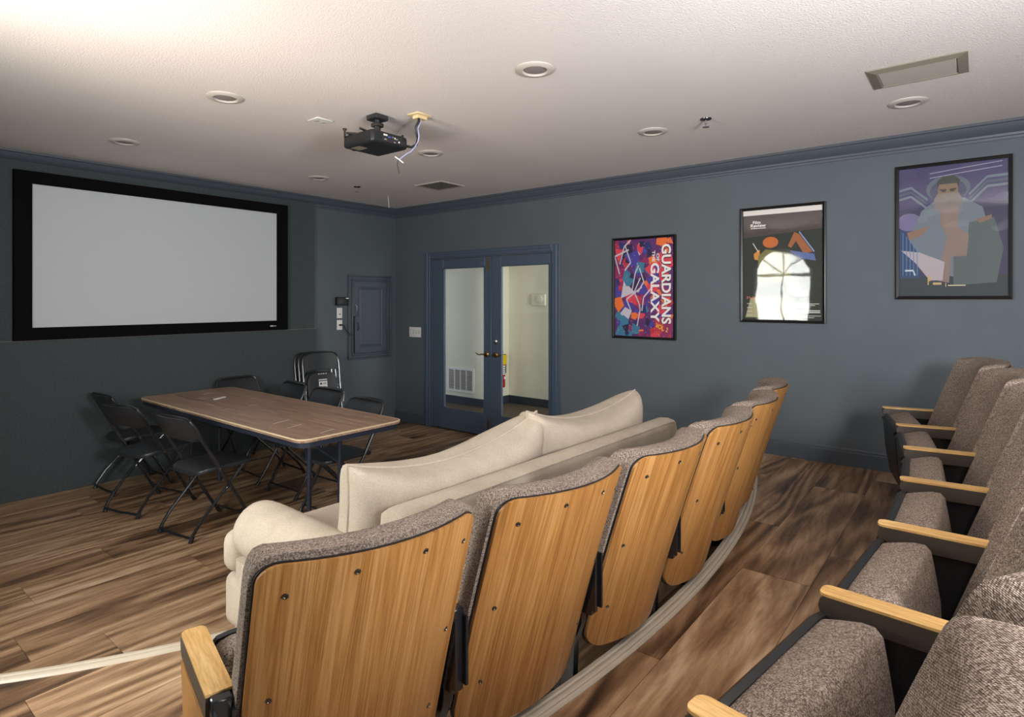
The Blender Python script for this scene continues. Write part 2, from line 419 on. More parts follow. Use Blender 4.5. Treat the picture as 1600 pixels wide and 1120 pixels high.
# door casing, jamb
cas = G()
def casing(a0, a1, z0, z1, vert):
    if vert:
        cas.box(XR - .016, XR, a0, a1, z0, z1, .003, 1); c = (a0 + a1) / 2
        cas.box(XR - .024, XR - .012, c - .012, c + .03 if a1 > 4.5 else c + .012, z0, z1, .004, 1)
    else:
        cas.box(XR - .016, XR, a0, a1, z0, z1, .003, 1); cas.box(XR - .024, XR - .012, a0 + .01, a1 - .01, z1 - .035, z1 - .005, .004, 1)
casing(DY1, DY1 + .095, 0, DH + .07, True); casing(DY0 - .095, DY0, 0, DH + .07, True); casing(DY0, DY1, DH, DH + .07, False)
cas.box(XR, XR + .12, DY1 - .012, DY1 + .001, 0, DH).box(XR, XR + .12, DY0 - .001, DY0 + .012, 0, DH).box(XR, XR + .12, DY0, DY1, DH - .012, DH + .001)
struct('trim_7', cas, DOORP)
struct('trim_8', G().box(XR - .005, XR + .12, DY0 + .012, DY1 - .012, -.002, .004), BRASS)

def lever(y, s, parent):
    M = T(XR + .028, y, .93) @ RY(-PI / 2)
    h = obj('lever_handle', G().lathe([(.001, 0), (.032, 0), (.032, .006), (.026, .012), (.012, .014), (.011, .05), (.001, .052)], 20, M=M)
            .tube([(XR - .018, y, .93), (XR - .022, y + s * .03, .935), (XR - .024, y + s * .06, .925), (XR - .024, y + s * .09, .93), (XR - .022, y + s * .115, .942), (XR - .02, y + s * .125, .944)],
                  [.009, .008, .007, .007, .006, .004], 8), BRASS, parent); return h
def door_leaf(name, y0, y1, gy0, gy1, gz0, gz1):
    x0, x1, z0, z1 = XR + .03, XR + .072, .006, DH - .016
    g = G().box(x0, x1, gy1, y1, z0, z1, .002, 1).box(x0, x1, y0, gy0, z0, z1, .002, 1).box(x0, x1, gy0, gy1, z0, gz0, .002, 1).box(x0, x1, gy0, gy1, gz1, z1, .002, 1)
    d = struct(name, g, DOORP)
    b = G()
    for a in ((gy0, gy0 + .012, gz0, gz1), (gy1 - .012, gy1, gz0, gz1), (gy0, gy1, gz0, gz0 + .012), (gy0, gy1, gz1 - .012, gz1)):
        b.box(x0 - .004, x0 + .006, *a, .002, 1)
    obj('glass_bead', b, DOORP, d)
    obj('pane', G().box(x0 + .018, x0 + .024, gy0, gy1, gz0, gz1), GLASS, d)
    return d
d1 = door_leaf('door_1', 4.312, DY1 - .014, 4.40, 5.06, .247, 1.927)
d2 = door_leaf('door_2', DY0 + .014, 4.306, 3.503, 4.163, .247, 1.927)
obj('astragal', G().box(XR + .018, XR + .03, 4.29, 4.318, .006, DH - .018, .003, 1), DOORP, d2)
obj('flush_bolt', G().box(XR + .026, XR + .031, 4.335, 4.357, 1.87, 2.03), BRASS, d1); obj('flush_bolt', G().box(XR + .026, XR + .031, 4.335, 4.355, .02, .2), BRASS, d1)
lever(4.365, 1, d1); lever(4.232, -1, d2)
obj('deadbolt', G().lathe([(.001, 0), (.03, 0), (.03, .01), (.018, .02), (.008, .022), (.007, .034), (.001, .035)], 20, M=T(XR + .03, 4.232, 1.082) @ RY(-PI / 2)), CHROME, d2)

# ------------------------------------------------------------------ screen wall
FX0, FX1 = .72, 3.784
struct('wall_front_panel', G().box(FX0, FX1, 5.845, 5.90, 1.228, 2.63), FABWALL)
struct('wall_front_lower_panel', G().box(FX0, FX1, 5.80, 5.90, 0, 1.226, .003, 1), FABWALL)
struct('trim_9', G().box(FX0, FX1, 5.802, 5.845, 1.2262, 1.2292), VENTG)
t = thing('projection_screen', 'wide grey projection screen in a thick black velvet frame on the dark wall', 'projection screen', (2.29, 5.845, 1.228))
def rel(g, o): 
    L = o.location; g.v = [(p[0] - L.x, p[1] - L.y, p[2] - L.z) for p in g.v]; return g
sx0, sx1, sz0, sz1 = 1.263, 3.316, 1.329, 2.459
fx0, fx1, fz0, fz1 = 1.148, 3.43, 1.229, 2.555
def frame_ring(x0, x1, z0, z1, X0, X1, Z0, Z1, yf, yi, yb):
    out = [(x0, z0), (x1, z0), (x1, z1), (x0, z1)]; inn = [(X0, Z0), (X1, Z0), (X1, Z1), (X0, Z1)]
    rs = [[(p[0], yb, p[1]) for p in out], [(p[0], yf, p[1]) for p in out], [(p[0], yi, p[1]) for p in inn], [(p[0], yb, p[1]) for p in inn]]
    return G().rings(rs, cap=False).add([], [])
obj('frame', rel(frame_ring(fx0, fx1, fz0, fz1, sx0, sx1, sz0, sz1, 5.795, 5.805, 5.844), t), VELVET, t, smooth=20)
obj('screen_surface', rel(G().box(sx0 - .005, sx1 + .005, 5.822, 5.843, sz0 - .005, sz1 + .005), t), SCREEN, t)
g = G()
for a, b_ in ((3.232, 3.244), (3.246, 3.254), (3.257, 3.263)): g.box(a, b_, 5.7935, 5.798, 1.268, 1.28)
for a in (3.27, 3.28, 3.29): g.box(a, a + .005, 5.7935, 5.798, 1.27, 1.277)
obj('maker_mark', rel(g, t), WHITEP, t)['label'] = 'tiny pale maker mark'

# access panel
t = thing('access_panel', 'dark painted raised-panel access door in moulded frame on wall', 'access panel', (4.59, YS, .826))
px0, px1, pz0, pz1 = 4.265, 4.917, .826, 1.845
g = G()
for (w_, dy, off) in ((.018, .022, 0), (.03, .012, .018), (.02, .026, .048)):
    x0, x1, z0, z1 = px0 + off, px1 - off, pz0 + off, pz1 - off
    for bx in ((x0, x0 + w_, z0, z1), (x1 - w_, x1, z0, z1), (x0 + w_, x1 - w_, z0, z0 + w_), (x0 + w_, x1 - w_, z1 - w_, z1)):
        g.box(bx[0], bx[1], YS - dy, YS, bx[2], bx[3], .004, 1)
obj('frame', rel(g, t), TRIMP, t)
a0, a1, c0, c1 = px0 + .072, px1 - .072, pz0 + .072, pz1 - .072
obj('door', rel(G().box(a0, a1, YS - .014, YS, c0, c1, .003, 1), t), TRIMP, t)
rs = []
for off, y in ((.07, YS - .014), (.075, YS - .024), (.082, YS - .024), (.088, YS - .017), (.105, YS - .024)):
    rs.append([(a0 + off, y, c0 + off), (a1 - off, y, c0 + off), (a1 - off, y, c1 - off), (a0 + off, y, c1 - off)])
obj('raised_panel', rel(G().rings(rs), t), TRIMP, t, smooth=15)
obj('slot', rel(G().box(a0 - .004, a0 + .012, YS - .018, YS - .006, c0 + .01, 1.35), t), DARKGAP, t)['label'] = 'dark open gap at door edge'
obj('cover_strip', rel(G().box(a0 + .012, a0 + .075, YS - .034, YS - .008, c0 + .01, 1.352, .003, 1), t), TRIMP, t)
obj('latch', rel(G().tube([(a0 + .045, YS - .036, 1.27), (a0 + .05, YS - .05, 1.25), (a0 + .05, YS - .05, 1.2), (a0 + .042, YS - .036, 1.18)], .006, 6)
    , t), BLACKM, t)
obj('pull', rel(G().tube([(a0 + .03, YS - .02, 1.49), (a0 + .045, YS - .028, 1.46), (a0 + .035, YS - .024, 1.41), (a0 + .028, YS - .018, 1.39)], .005, 6), t), BLACKM, t)

t = thing('control_box', 'small black box on the wall above the two white plates', 'box', (4.167, YS, 1.481))
obj('body', rel(G().box(4.087, 4.247, YS - .05, YS, 1.481, 1.58, .008, 2), t), BLACKP, t)
obj('indicator', rel(G().box(4.205, 4.24, YS - .054, YS - .045, 1.557, 1.572, .002, 1), t), CHROME, t)
t = thing('wall_plate', 'upper white wall plate right under the small black box', 'wall plate', (4.15, YS, 1.331))
obj('plate', rel(G().box(4.113, 4.188, YS - .007, YS, 1.331, 1.453, .003, 2), t), WHITEP, t)
obj('socket', rel(G().box(4.142, 4.16, YS - .009, YS - .004, 1.372, 1.384), t), INK, t)
t = thing('wall_plate', 'lower white wall plate with a black cord plugged in', 'wall plate', (4.15, YS, 1.194))
obj('plate', rel(G().box(4.113, 4.188, YS - .007, YS, 1.194, 1.31, .003, 2), t), WHITEP, t)
tag(obj('power_cord', G().box(4.138, 4.17, YS - .035, YS - .007, 1.24, 1.262, .004, 1).tube([(4.16, YS - .03, 1.25), (4.19, YS - .035, 1.246), (4.215, YS - .02, 1.21), (4.24, YS - .03, 1.165), (4.28, YS - .034, 1.135), (4.333, YS - .034, 1.128)], .006, 6), BLACKP),
    'black cord running from lower white plate to the access panel', 'cord')
t = thing('wall_outlet', 'white wall outlet low beside the stacked folding chairs', 'outlet', (4.18, YS, .345))
obj('plate', rel(G().box(4.15, 4.215, YS - .007, YS, .345, .463, .003, 2), t), WHITEP, t)
obj('socket', rel(G().box(4.168, 4.197, YS - .01, YS - .004, .36, .395, .003, 1).box(4.168, 4.197, YS - .01, YS - .004, .412, .447, .003, 1), t), WHITEP, t)
t = thing('light_switch', 'white four-gang light switch plate left of the glass doors', 'light switch', (XR, 5.523, 1.081))
obj('plate', rel(G().box(XR - .007, XR, 5.417, 5.629, 1.081, 1.206, .003, 2), t), WHITEP, t)
for k in range(4):
    y = 5.446 + k * .0515
    obj('toggle', rel(G().box(XR - .016, XR - .005, y - .005, y + .005, 1.138, 1.158, .002, 1).box(XR - .0085, XR - .006, y - .009, y + .009, 1.12, 1.168), t), VENTW, t)

# ------------------------------------------------------------------ vestibule things
t = thing('return_air_grille', 'white louvred return air grille low on the cream vestibule wall', 'grille', (6.35, 6.03, .19))
g = G()
for a in ((5.75, 5.785, .18, .54), (6.265, 6.30, .18, .54), (5.785, 6.265, .18, .212), (5.785, 6.265, .508, .54)): g.box(6.338, 6.35, *a)
for k in (1, 2, 3):
    y = 5.785 + .12 * k; g.box(6.338, 6.35, y - .006, y + .006, .212, .508)
obj('frame', rel(g, t), WHITEP, t)
obj('backing', rel(G().box(6.348, 6.35, 5.785, 6.265, .212, .508), t), VENTG, t)
for k in range(14):
    z = .222 + k * .0212
    obj('slat', rel(G().box(-.005, .005, 5.785, 6.265, -.0015, .0015, M=T(6.343, 0, z) @ RY(.7)), t), WHITEP, t)
t = thing('fire_extinguisher', 'red fire extinguisher with yellow tag seen through the glass door', 'fire extinguisher', (6.63, 5.47, .27))
obj('cylinder', G().lathe([(.001, 0), (.05, 0), (.055, .012), (.055, .34), (.05, .37), (.03, .395), (.02, .40), (.018, .43), (.001, .432)], 20), RED, t)
obj('valve', G().lathe([(.001, .43), (.022, .43), (.022, .47), (.001, .475)], 12).box(-.012, .012, -.075, .03, .475, .487, .003, 1).box(-.012, .012, -.09, .03, .50, .512, .003, 1, M=T(0, 0, 0) @ RX(-.12)), BLACKM, t)
obj('hose', G().tube([(.02, 0, .455), (.06, -.01, .45), (.075, -.02, .38), (.07, -.02, .2)], .009, 8), BLACKP, t)
obj('label', G().rings([[(.0565 * math.sin(a), -.0565 * math.cos(a), z) for z in (.19, .32)] for a in [(-1.1 + .22 * i) for i in range(11)]], cap=False, closed=False), PAPER, t)
g = G()
for k in range(4): g.rings([[(.0575 * math.sin(a), -.0575 * math.cos(a), z) for z in (.205 + .028 * k, .216 + .028 * k)] for a in [(-.8 + .2 * i) for i in range(8 - k % 2)]], cap=False, closed=False)
obj('label_print', g, INK, t)
obj('seal', G().lathe([(.001, 0), (.022, 0), (.022, .003), (.001, .003)], 16, M=T(.01, -.055, .14) @ RX(PI / 2)), PAPER, t)
obj('tag', G().box(-.05, .045, -.068, -.064, .335, .48, .002, 1), YELLOW, t)
t = thing('alarm_strobe', 'cream fire alarm strobe high on the far vestibule wall', 'alarm', (6.9, 4.98, 1.465))
obj('body', rel(G().box(6.86, 6.9, 4.86, 5.10, 1.465, 1.63, .008, 2), t), CREAM, t)
obj('sounder', G().lathe([(.001, 0), (.055, 0), (.055, .012), (.04, .016), (.001, .017)], 20, M=T(-.04, -.03, .09) @ RY(-PI / 2)), CREAM, t)

# ------------------------------------------------------------------ posters
FONT_SPACE = {}
def text_mesh(body, bold=0.0):
    cu = bpy.data.curves.new('lettering', 'FONT'); cu.body = body; cu.size = 1; cu.offset = bold; cu.resolution_u = 3
    o = bpy.data.objects.new('lettering', cu); C.objects.link(o)
    dg = bpy.context.evaluated_depsgraph_get(); me = bpy.data.meshes.new_from_object(o.evaluated_get(dg))
    v = [tuple(p.co) for p in me.vertices]; f = [tuple(p.vertices) for p in me.polygons]
    bpy.data.objects.remove(o); bpy.data.curves.remove(cu); bpy.data.meshes.remove(me)
    x0, x1 = min(p[0] for p in v), max(p[0] for p in v); y0, y1 = min(p[1] for p in v), max(p[1] for p in v)
    return [((p[0] - x0) / (x1 - x0), (p[1] - y0) / (y1 - y0)) for p in v], f

class Art:
    """flat print: polygons in sheet coordinates (s to the right, t up, both 0..1) stacked by fractions of a millimetre"""
    def __init__(s): s.v = []; s.f = []; s.c = []; s.k = 0
    def poly(s, pts, col):
        n = len(s.v); s.k += 1; s.v += [(a, b, s.k) for a, b in pts]; s.f.append(tuple(range(n, n + len(pts)))); s.c.append(col)
    def ell(s, cx, cy, rx, ry, col, rot=0, n=20):
        s.poly([(cx + rx * math.cos(a) * math.cos(rot) - ry * math.sin(a) * math.sin(rot), cy + rx * math.cos(a) * math.sin(rot) + ry * math.sin(a) * math.cos(rot)) for a in [2 * PI * i / n for i in range(n)]], col)
    def line(s, pts, w_, col):
        for (a, b), (c, d) in zip(pts, pts[1:]):
            L = math.hypot(c - a, d - b) or 1; nx, ny = -(d - b) / L * w_ / 2, (c - a) / L * w_ / 2
            s.poly([(a + nx, b + ny), (c + nx, d + ny), (c - nx, d - ny), (a - nx, b - ny)], col)
    def text(s, body, origin, du, dv, col, bold=0.02):
        """du: vector of the whole word's length, dv: vector of the letters' height"""
        v, f = text_mesh(body, bold); n = len(s.v); s.k += 1
        s.v += [(origin[0] + p[0] * du[0] + p[1] * dv[0], origin[1] + p[0] * du[1] + p[1] * dv[1], s.k) for p in v]
        s.f += [tuple(i + n for i in q) for q in f]; s.c += [col] * len(f)
def poster(label, yl, yr, z0, z1, art, acr):
    t = thing('framed_poster', label, 'poster', (XR, (yl + yr) / 2, z0), 0, None)
    fw = .022
    o_ = [(yl, z0), (yr, z0), (yr, z1), (yl, z1)]; i_ = [(yl - fw, z0 + fw), (yr + fw, z0 + fw), (yr + fw, z1 - fw), (yl - fw, z1 - fw)]
    rs = [[(XR, *p) for p in o_], [(XR - .022, *p) for p in o_], [(XR - .024, p[0] * .7 + q[0] * .3, p[1] * .7 + q[1] * .3) for p, q in zip(o_, i_)], [(XR - .018, *p) for p in i_], [(XR - .006, *p) for p in i_]]
    obj('frame', rel(G().rings(rs, cap=False), t), FRAMEB, t, smooth=15)
    a, b_ = yl - fw, yr + fw; W, H = a - b_, z1 - z0 - 2 * fw
    me = bpy.data.meshes.new('print'); me.from_pydata([(-.0065 - k * .00002, a - p * W - (yl + yr) / 2, fw + q * H) for p, q, k in art.v], [], art.f)
    ca = me.color_attributes.new('col', 'FLOAT_COLOR', 'CORNER'); i = 0
    for p, c in zip(me.polygons, art.c):
        for li in p.loop_indices: ca.data[li].color = c
    me.materials.append(PRINT)
    o = bpy.data.objects.new('print', me); C.objects.link(o); o.parent = t
    obj('backing', rel(G().box(XR - .006, XR - .001, b_, a, z0 + fw, z1 - fw), t), INK, t)
    obj('glazing', rel(G().add([(XR - .012, a, z0 + fw), (XR - .012, b_, z0 + fw), (XR - .012, b_, z1 - fw), (XR - .012, a, z1 - fw)], [(0, 1, 2, 3)]), t), acr, t, smooth=0)
    return t
def clip01(p): return [(min(1, max(0, a)), min(1, max(0, b))) for a, b in p]
# poster one: abstract colour shards with the words running down the right side
rnd = random.Random(4)
A = Art(); A.poly([(0, 0), (1, 0), (1, 1), (0, 1)], rgb(92, 40, 104))
pal = [rgb(190, 44, 58), rgb(30, 44, 104), rgb(232, 112, 48), rgb(56, 120, 150), rgb(196, 190, 200), rgb(142, 36, 92), rgb(40, 26, 70), rgb(216, 60, 80), rgb(70, 60, 150)]
for k in range(120):
    cx, cy = rnd.random() * .95, rnd.random(); r = rnd.uniform(.04, .15); n = rnd.choice([3, 4, 4, 5]); ph = rnd.random() * 6
    col = rnd.choice(pal if cy > .15 else pal[1:4] + pal[5:7] + pal[8:])
    if cx > .62: col = rnd.choice([pal[0], pal[7], pal[2], pal[5], pal[8]])
    A.poly(clip01([(cx + r * rnd.uniform(.5, 1.3) * math.cos(ph + 2 * PI * i / n), cy + r * rnd.uniform(.5, 1.3) * .8 * math.sin(ph + 2 * PI * i / n)) for i in range(n)]), col)
for k in range(9):
    x, y = rnd.random() * .55, rnd.random() * .8; A.line(clip01([(x, y), (x + rnd.uniform(-.12, .12), y + rnd.uniform(.08, .2)), (x + rnd.uniform(-.05, .2), y + .25)]), .018, pal[4])
for k in range(120):
    x, y = rnd.random(), rnd.random(); A.ell(x, y, .004, .003, rgb(240, 220, 200), n=6)
WT = rgb(236, 232, 230)
A.text('GUARDIANS', (.80, .93), (0, -.80), (.16, 0), rgb(60, 20, 50), .05); A.text('GUARDIANS', (.805, .935), (0, -.80), (.155, 0), WT, .03)
A.text('GALAXY', (.625, .75), (0, -.60), (.145, 0), WT, .03)
A.text('OF', (.72, .845), (0, -.08), (.05, 0), WT); A.text('THE', (.65, .875), (0, -.115), (.05, 0), WT)
A.text('VOL. 2', (.70, .10), (.20, -.05), (.02, .045), rgb(238, 190, 70))
poster('framed film poster of vivid red and blue shards with tall white sideways lettering', 2.74, 2.108, 1.187, 2.131, A, glazing('acrylic_flat', .03, .04))
# poster two: dark sheet with warm shapes
A = Art(); A.poly([(0, 0), (1, 0), (1, 1), (0, 1)], rgb(34, 40, 32)); A.poly([(0, .955), (1, .955), (1, 1), (0, 1)], rgb(226, 220, 214))
A.poly([(0, .75), (1, .80), (1, .955), (0, .955)], rgb(70, 62, 58))
A.ell(.36, .70, .10, .05, rgb(196, 104, 42)); A.poly([(.58, .66), (.66, .78), (.72, .76), (.88, .60), (.78, .58), (.68, .70), (.62, .64)], rgb(158, 92, 50))
A.poly([(.60, .62), (.90, .58), (.92, .52), (.78, .54), (.66, .58)], rgb(88, 104, 158)); A.line([(.72, .78), (.90, .60)], .014, rgb(128, 150, 190))
A.poly([(.14, .60), (.22, .64), (.22, .54), (.15, .55)], rgb(206, 140, 56)); A.line([(.13, .70), (.20, .62)], .008, rgb(230, 226, 220))
A.poly([(.20, .34), (.20, .58), (.30, .64), (.58, .60), (.64, .34)], rgb(118, 112, 60)); A.poly([(.66, .30), (.78, .26), (.84, .22), (.70, .21), (.58, .24)], rgb(190, 192, 204))
A.poly([(.58, .24), (.62, .34), (.68, .30), (.70, .24)], rgb(206, 160, 110))
A.poly([(.03, .02), (.10, .20), (.62, .20), (.68, .02)], rgb(166, 160, 120))
A.text('Film', (.13, .875), (.10, .0), (0, .028), WT); A.text('Review', (.10, .845), (.20, .0), (0, .03), WT); A.line([(.10, .835), (.30, .835)], .005, WT)
A.text('PULP', (.05, .185), (.16, 0), (0, .026), rgb(216, 110, 96), .0)
for k in range(3): A.line([(.62, .145 - .014 * k), (.96 - .05 * k, .145 - .014 * k)], .005, rgb(206, 206, 200))
for k in range(2): A.line([(.62, .085 - .015 * k), (.97, .085 - .015 * k)], .008, rgb(214, 214, 208))
A.line([(.62, .04), (.98, .04)], .004, rgb(206, 206, 200)); A.line([(.62, .025), (.9, .025)], .004, rgb(206, 206, 200))
for k in range(4): A.line([(.05, .145 - .035 * k), (.12, .145 - .035 * k)], .005, rgb(206, 206, 200))
poster('framed dark film poster with small white heading, mirroring the arched window', 1.55, .915, 1.366, 2.299, A, ACRYLIC)
# poster three: night sky, metal arches, plain standing figure
A = Art(); A.poly([(0, 0), (1, 0), (1, 1), (0, 1)], rgb(56, 52, 82)); A.poly([(0, .68), (1, .70), (1, 1), (0, 1)], rgb(60, 52, 96))
A.poly([(0, 0), (1, 0), (1, .16), (0, .14)], rgb(46, 54, 58)); A.poly([(0, .14), (.2, .14), (.2, .52), (0, .52)], rgb(44, 62, 98)); A.ell(.1, .58, .12, .07, rgb(112, 104, 142))
for o_, c_ in ((0, rgb(100, 114, 126)), (.035, rgb(70, 84, 100)), (.07, rgb(110, 120, 130))):
    A.line([(0, .83 - o_), (.12, .85 - o_), (.28, .745 - o_)], .018, c_); A.line([(.66, .76 - o_), (.82, .88 - o_), (1, .885 - o_)], .018, c_)
A.ell(.47, .82, .205, .10, rgb(84, 94, 108)); A.ell(.47, .80, .17, .09, rgb(62, 64, 92))
A.poly([(.1, .44), (.22, .66), (.36, .74), (.62, .74), (.78, .66), (.86, .44), (.62, .12), (.3, .2)], rgb(106, 116, 126))
A.poly([(.66, .55), (.88, .58), (.96, .35), (.9, .1), (.52, .08), (.52, .3), (.64, .32)], rgb(82, 92, 92))
A.poly([(.40, .74), (.58, .74), (.56, .52), (.66, .46), (.64, .3), (.50, .3), (.48, .1), (.36, .12), (.46, .45), (.40, .55)], rgb(132, 112, 104))
A.ell(.47, .80, .095, .10, rgb(122, 98, 74)); A.poly([(.37, .82), (.37, .88), (.42, .915), (.53, .915), (.58, .88), (.57, .82), (.55, .855), (.39, .855)], rgb(44, 46, 44))
A.poly([(.375, .785), (.565, .785), (.60, .74), (.58, .66), (.36, .66), (.34, .74)], rgb(124, 112, 106)); A.line([(.395, .812), (.455, .81)], .012, rgb(50, 38, 30)); A.line([(.485, .81), (.545, .812)], .012, rgb(50, 38, 30))
A.line([(.41, .80), (.45, .80)], .01, rgb(40, 32, 28)); A.line([(.49, .80), (.53, .80)], .01, rgb(40, 32, 28))
A.poly([(.08, .50), (.30, .54), (.22, .47), (.1, .44)], rgb(134, 104, 86)); A.poly([(.72, .57), (.86, .60), (.86, .57), (.76, .54)], rgb(130, 104, 86))
A.poly([(.02, .36), (.2, .34), (.44, .26), (.42, .12), (.3, .12), (.16, .26)], rgb(172, 160, 166))
for k in range(5): A.line([(.04 + .035 * k, .16), (.04 + .035 * k, .5 - .03 * k)], .007, rgb(84, 130, 176))
A.line([(.06, .20), (.14, .20), (.16, .16)], .012, rgb(196, 206, 214))
A.text('P', (.28, .085), (.035, 0), (0, .07), rgb(196, 160, 92)); A.line([(.33, .095), (.41, .095)], .018, rgb(186, 160, 110)); A.line([(.45, .07), (.45, .1)], .006, rgb(200, 190, 160)); A.line([(.47, .08), (.63, .08)], .008, rgb(200, 190, 160))
for y0_, c_ in ((.965, .9), (.93, .7)): A.line([(.3, y0_ - .02), (.6, y0_), (.95, y0_ + .02)], .006, rgb(150, 146, 170))
poster('framed film poster of a plain grey figure under a violet sky', .47, -.17, 1.553, 2.493, A, glazing('acrylic_wavy', .03, .3))

# ------------------------------------------------------------------ ceiling fittings
def can_light(x, y, label, first=None):
    if first: return dup(first, (x, y, ZC), 0, label)
    t = thing('ceiling_light', label, 'ceiling light', (x, y, ZC), 0, 'recessed ceiling lights')
    obj('trim_ring', G().lathe([(.098, 0), (.098, -.004), (.088, -.010), (.066, -.012), (.060, -.006), (.060, -.001)], 36), TRIMW, t)
    obj('lens', G().lathe([(.001, -.006), (.045, -.0065), (.060, -.003), (.060, -.001), (.001, -.001)], 36), LENS, t)
    return t
l0 = can_light(2.388, 1.751, 'round recessed ceiling light nearest the middle of the ceiling, closest above the sofa')
for x, y, s in ((1.612, 3.382, 'round recessed light left of the projector, large against the pink-lit ceiling'),
                (1.606, 4.91, 'round recessed light nearest the left half of the projection screen'),
                (3.232, 4.923, 'small recessed light above the right end of the projection screen'),
                (3.238, 3.398, 'recessed light just right of the projector cables'),
                (3.777, 1.763, 'recessed light beside the sprinkler above the film posters'),
                (4.15, .33, 'recessed light below the long blank ceiling vent')):
    can_light(x, y, s, l0)
t = thing('ceiling_outlet_plate', 'square white outlet plate on ceiling left of the projector', 'outlet', (2.208, 3.343, ZC))
obj('plate', G().box(-.06, .06, -.06, .06, -.007, 0, .003, 1), WHITEP, t)
for sx in (-.025, .025): obj('socket', G().box(sx - .014, sx + .014, -.02, .02, -.0095, -.005, .003, 1), VENTW, t)
t = thing('sprinkler', 'small fire sprinkler near the screen wall corner', 'sprinkler', (3.732, 5.001, ZC), 0, 'ceiling sprinklers')
obj('escutcheon', G().lathe([(.001, 0), (.036, 0), (.034, -.006), (.014, -.012), (.001, -.012)], 20), BLACKM, t)
obj('deflector', G().lathe([(.001, -.012), (.009, -.012), (.009, -.034), (.005, -.036), (.005, -.05), (.022, -.052), (.022, -.055), (.001, -.056)], 16), CHROME, t)
dup(t, (3.724, 1.373, ZC), 0, 'fire sprinkler with dark cup nearer the film posters')
t = thing('ceiling_register', 'square dark slatted air register in the ceiling before the glass doors', 'vent', (4.22, 4.295, ZC))
g = G()
for a in ((-.17, .17, -.19, -.165), (-.17, .17, .165, .19), (-.17, -.145, -.165, .165), (.145, .17, -.165, .165)): g.box(*a, -.008, 0)
obj('frame', g, VENTW, t)
obj('backing', G().box(-.145, .145, -.165, .165, -.0025, -.001), DARKGAP, t)
for k in range(12):
    obj('slat', G().box(-.145, .145, -.009, .009, -.0012, .0012, M=T(0, -.15 + .0272 * k, -.007) @ RX(.35)), VENTG, t)
t = thing('ceiling_vent', 'long rectangular blank grey vent cover at the right of the ceiling', 'vent', (3.615, .246, ZC))
x0, x1, y0, y1 = -.16, .16, -.205, .205
rs = []
for off, z in ((0, 0), (0, -.006), (.04, -.016), (.045, -.010), (.048, -.010)): rs.append([(x0 + off * (1 if off < .04 else 1), y0 + off, z), (x1 - off, y0 + off, z), (x1 - off, y1 - off, z), (x0 + off, y1 - off, z)])
obj('frame', G().rings(rs, cap=False), VENTG, t, smooth=10)
obj('cover', G().box(x0 + .046, x1 - .046, y0 + .046, y1 - .046, -.013, 0, .002, 1), VENTW, t)

# projector
pj = thing('projector', 'black ceiling projector on a short drop mount with ports facing the seats', 'projector', (2.37, 2.97, ZC))
obj('ceiling_plate', G().box(-.05, .05, -.05, .05, -.035, 0, .008, 2), BLACKM, pj)
obj('mount_post', G().tube([(0, 0, -.03), (0, 0, -.115)], .022, 12).box(-.03, .03, -.03, .03, -.075, -.05, .004, 1).box(-.035, .035, -.035, .035, -.135, -.105, .006, 1), BLACKM, pj)
g = G()
for a, b_ in (((-.16, .10), (.12, -.10)), ((-.17, -.05), (.12, .13)), ((-.02, 0), (-.13, .12))): g.tube([(a[0], a[1], -.128), (0, 0, -.124), (b_[0], b_[1], -.128)], .008, 6)
g.tube([(-.15, .13, -.10), (-.15, .13, -.15)], .007, 6).tube([(-.15, .13, -.093), (-.15, .13, -.102)], .013, 8).tube([(.12, -.10, -.115), (.12, -.10, -.14)], .008, 6)
obj('mount_arm', g, BLACKM, pj)
obj('housing', G().box(-.15, .13, -.14, .15, -.215, -.135, .018, 3), BLACKP, pj)
obj('port_panel', G().box(-.07, .115, -.1425, -.135, -.20, -.15, .002, 1), BLACKM, pj)
for x, z, w_, m_ in ((-.052, -.158, .03, WHITEP), (-.02, -.166, .022, BLUEW), (.005, -.162, .010, CHROME), (.022, -.165, .008, WHITEP), (.038, -.168, .012, CHROME), (-.05, -.185, .018, CHROME), (.02, -.19, .014, CHROME), (.055, -.182, .01, WHITEP)):
    obj('port', G().box(x - w_ / 2, x + w_ / 2, -.1455, -.14, z - .005, z + .005, .001, 1), m_, pj)
obj('lens', G().lathe([(.001, 0), (.035, 0), (.035, .012), (.028, .014), (.024, .006), (.001, .004)], 20, M=T(-.06, .15, -.175) @ RX(-PI / 2)), BLACKM, pj)
obj('underside_label', G().box(-.125, -.06, .02, .10, -.2162, -.214), VENTG, pj)
t = thing('cable_plate', 'cream ceiling plate with a bundle of projector cables hanging from it', 'cable plate', (2.53, 2.755, ZC))
obj('plate', G().box(-.06, .06, -.05, .05, -.008, 0, .003, 1), IVORY, t)
obj('hood', G().prism([(-.03, -.02), (.045, -.02), (.045, .03), (-.03, .03)], -.025, -.007), IVORY, t)
cab = [(2.52, 2.75, 2.70), (2.515, 2.745, 2.665), (2.50, 2.755, 2.63), (2.51, 2.76, 2.59), (2.53, 2.77, 2.565), (2.545, 2.80, 2.535), (2.53, 2.83, 2.52), (2.505, 2.85, 2.525)]
tag(obj('projector_cable', G().tube(cab, .0085, 8), BLACKP), 'thick dark cable curving from ceiling plate into the projector', 'cable')
cb = [(2.527, 2.747, 2.70), (2.524, 2.742, 2.66), (2.51, 2.75, 2.62), (2.525, 2.755, 2.575), (2.53, 2.77, 2.545), (2.50, 2.77, 2.50), (2.47, 2.77, 2.47), (2.44, 2.78, 2.45), (2.41, 2.785, 2.425), (2.395, 2.79, 2.41)]
lw = thing('loose_wire', 'thin lilac-blue wire dangling below the projector with white tip', 'wire', (2.395, 2.79, 2.41))
obj('wire', rel(G().tube(cb, .004, 6), lw), LILAC, lw)
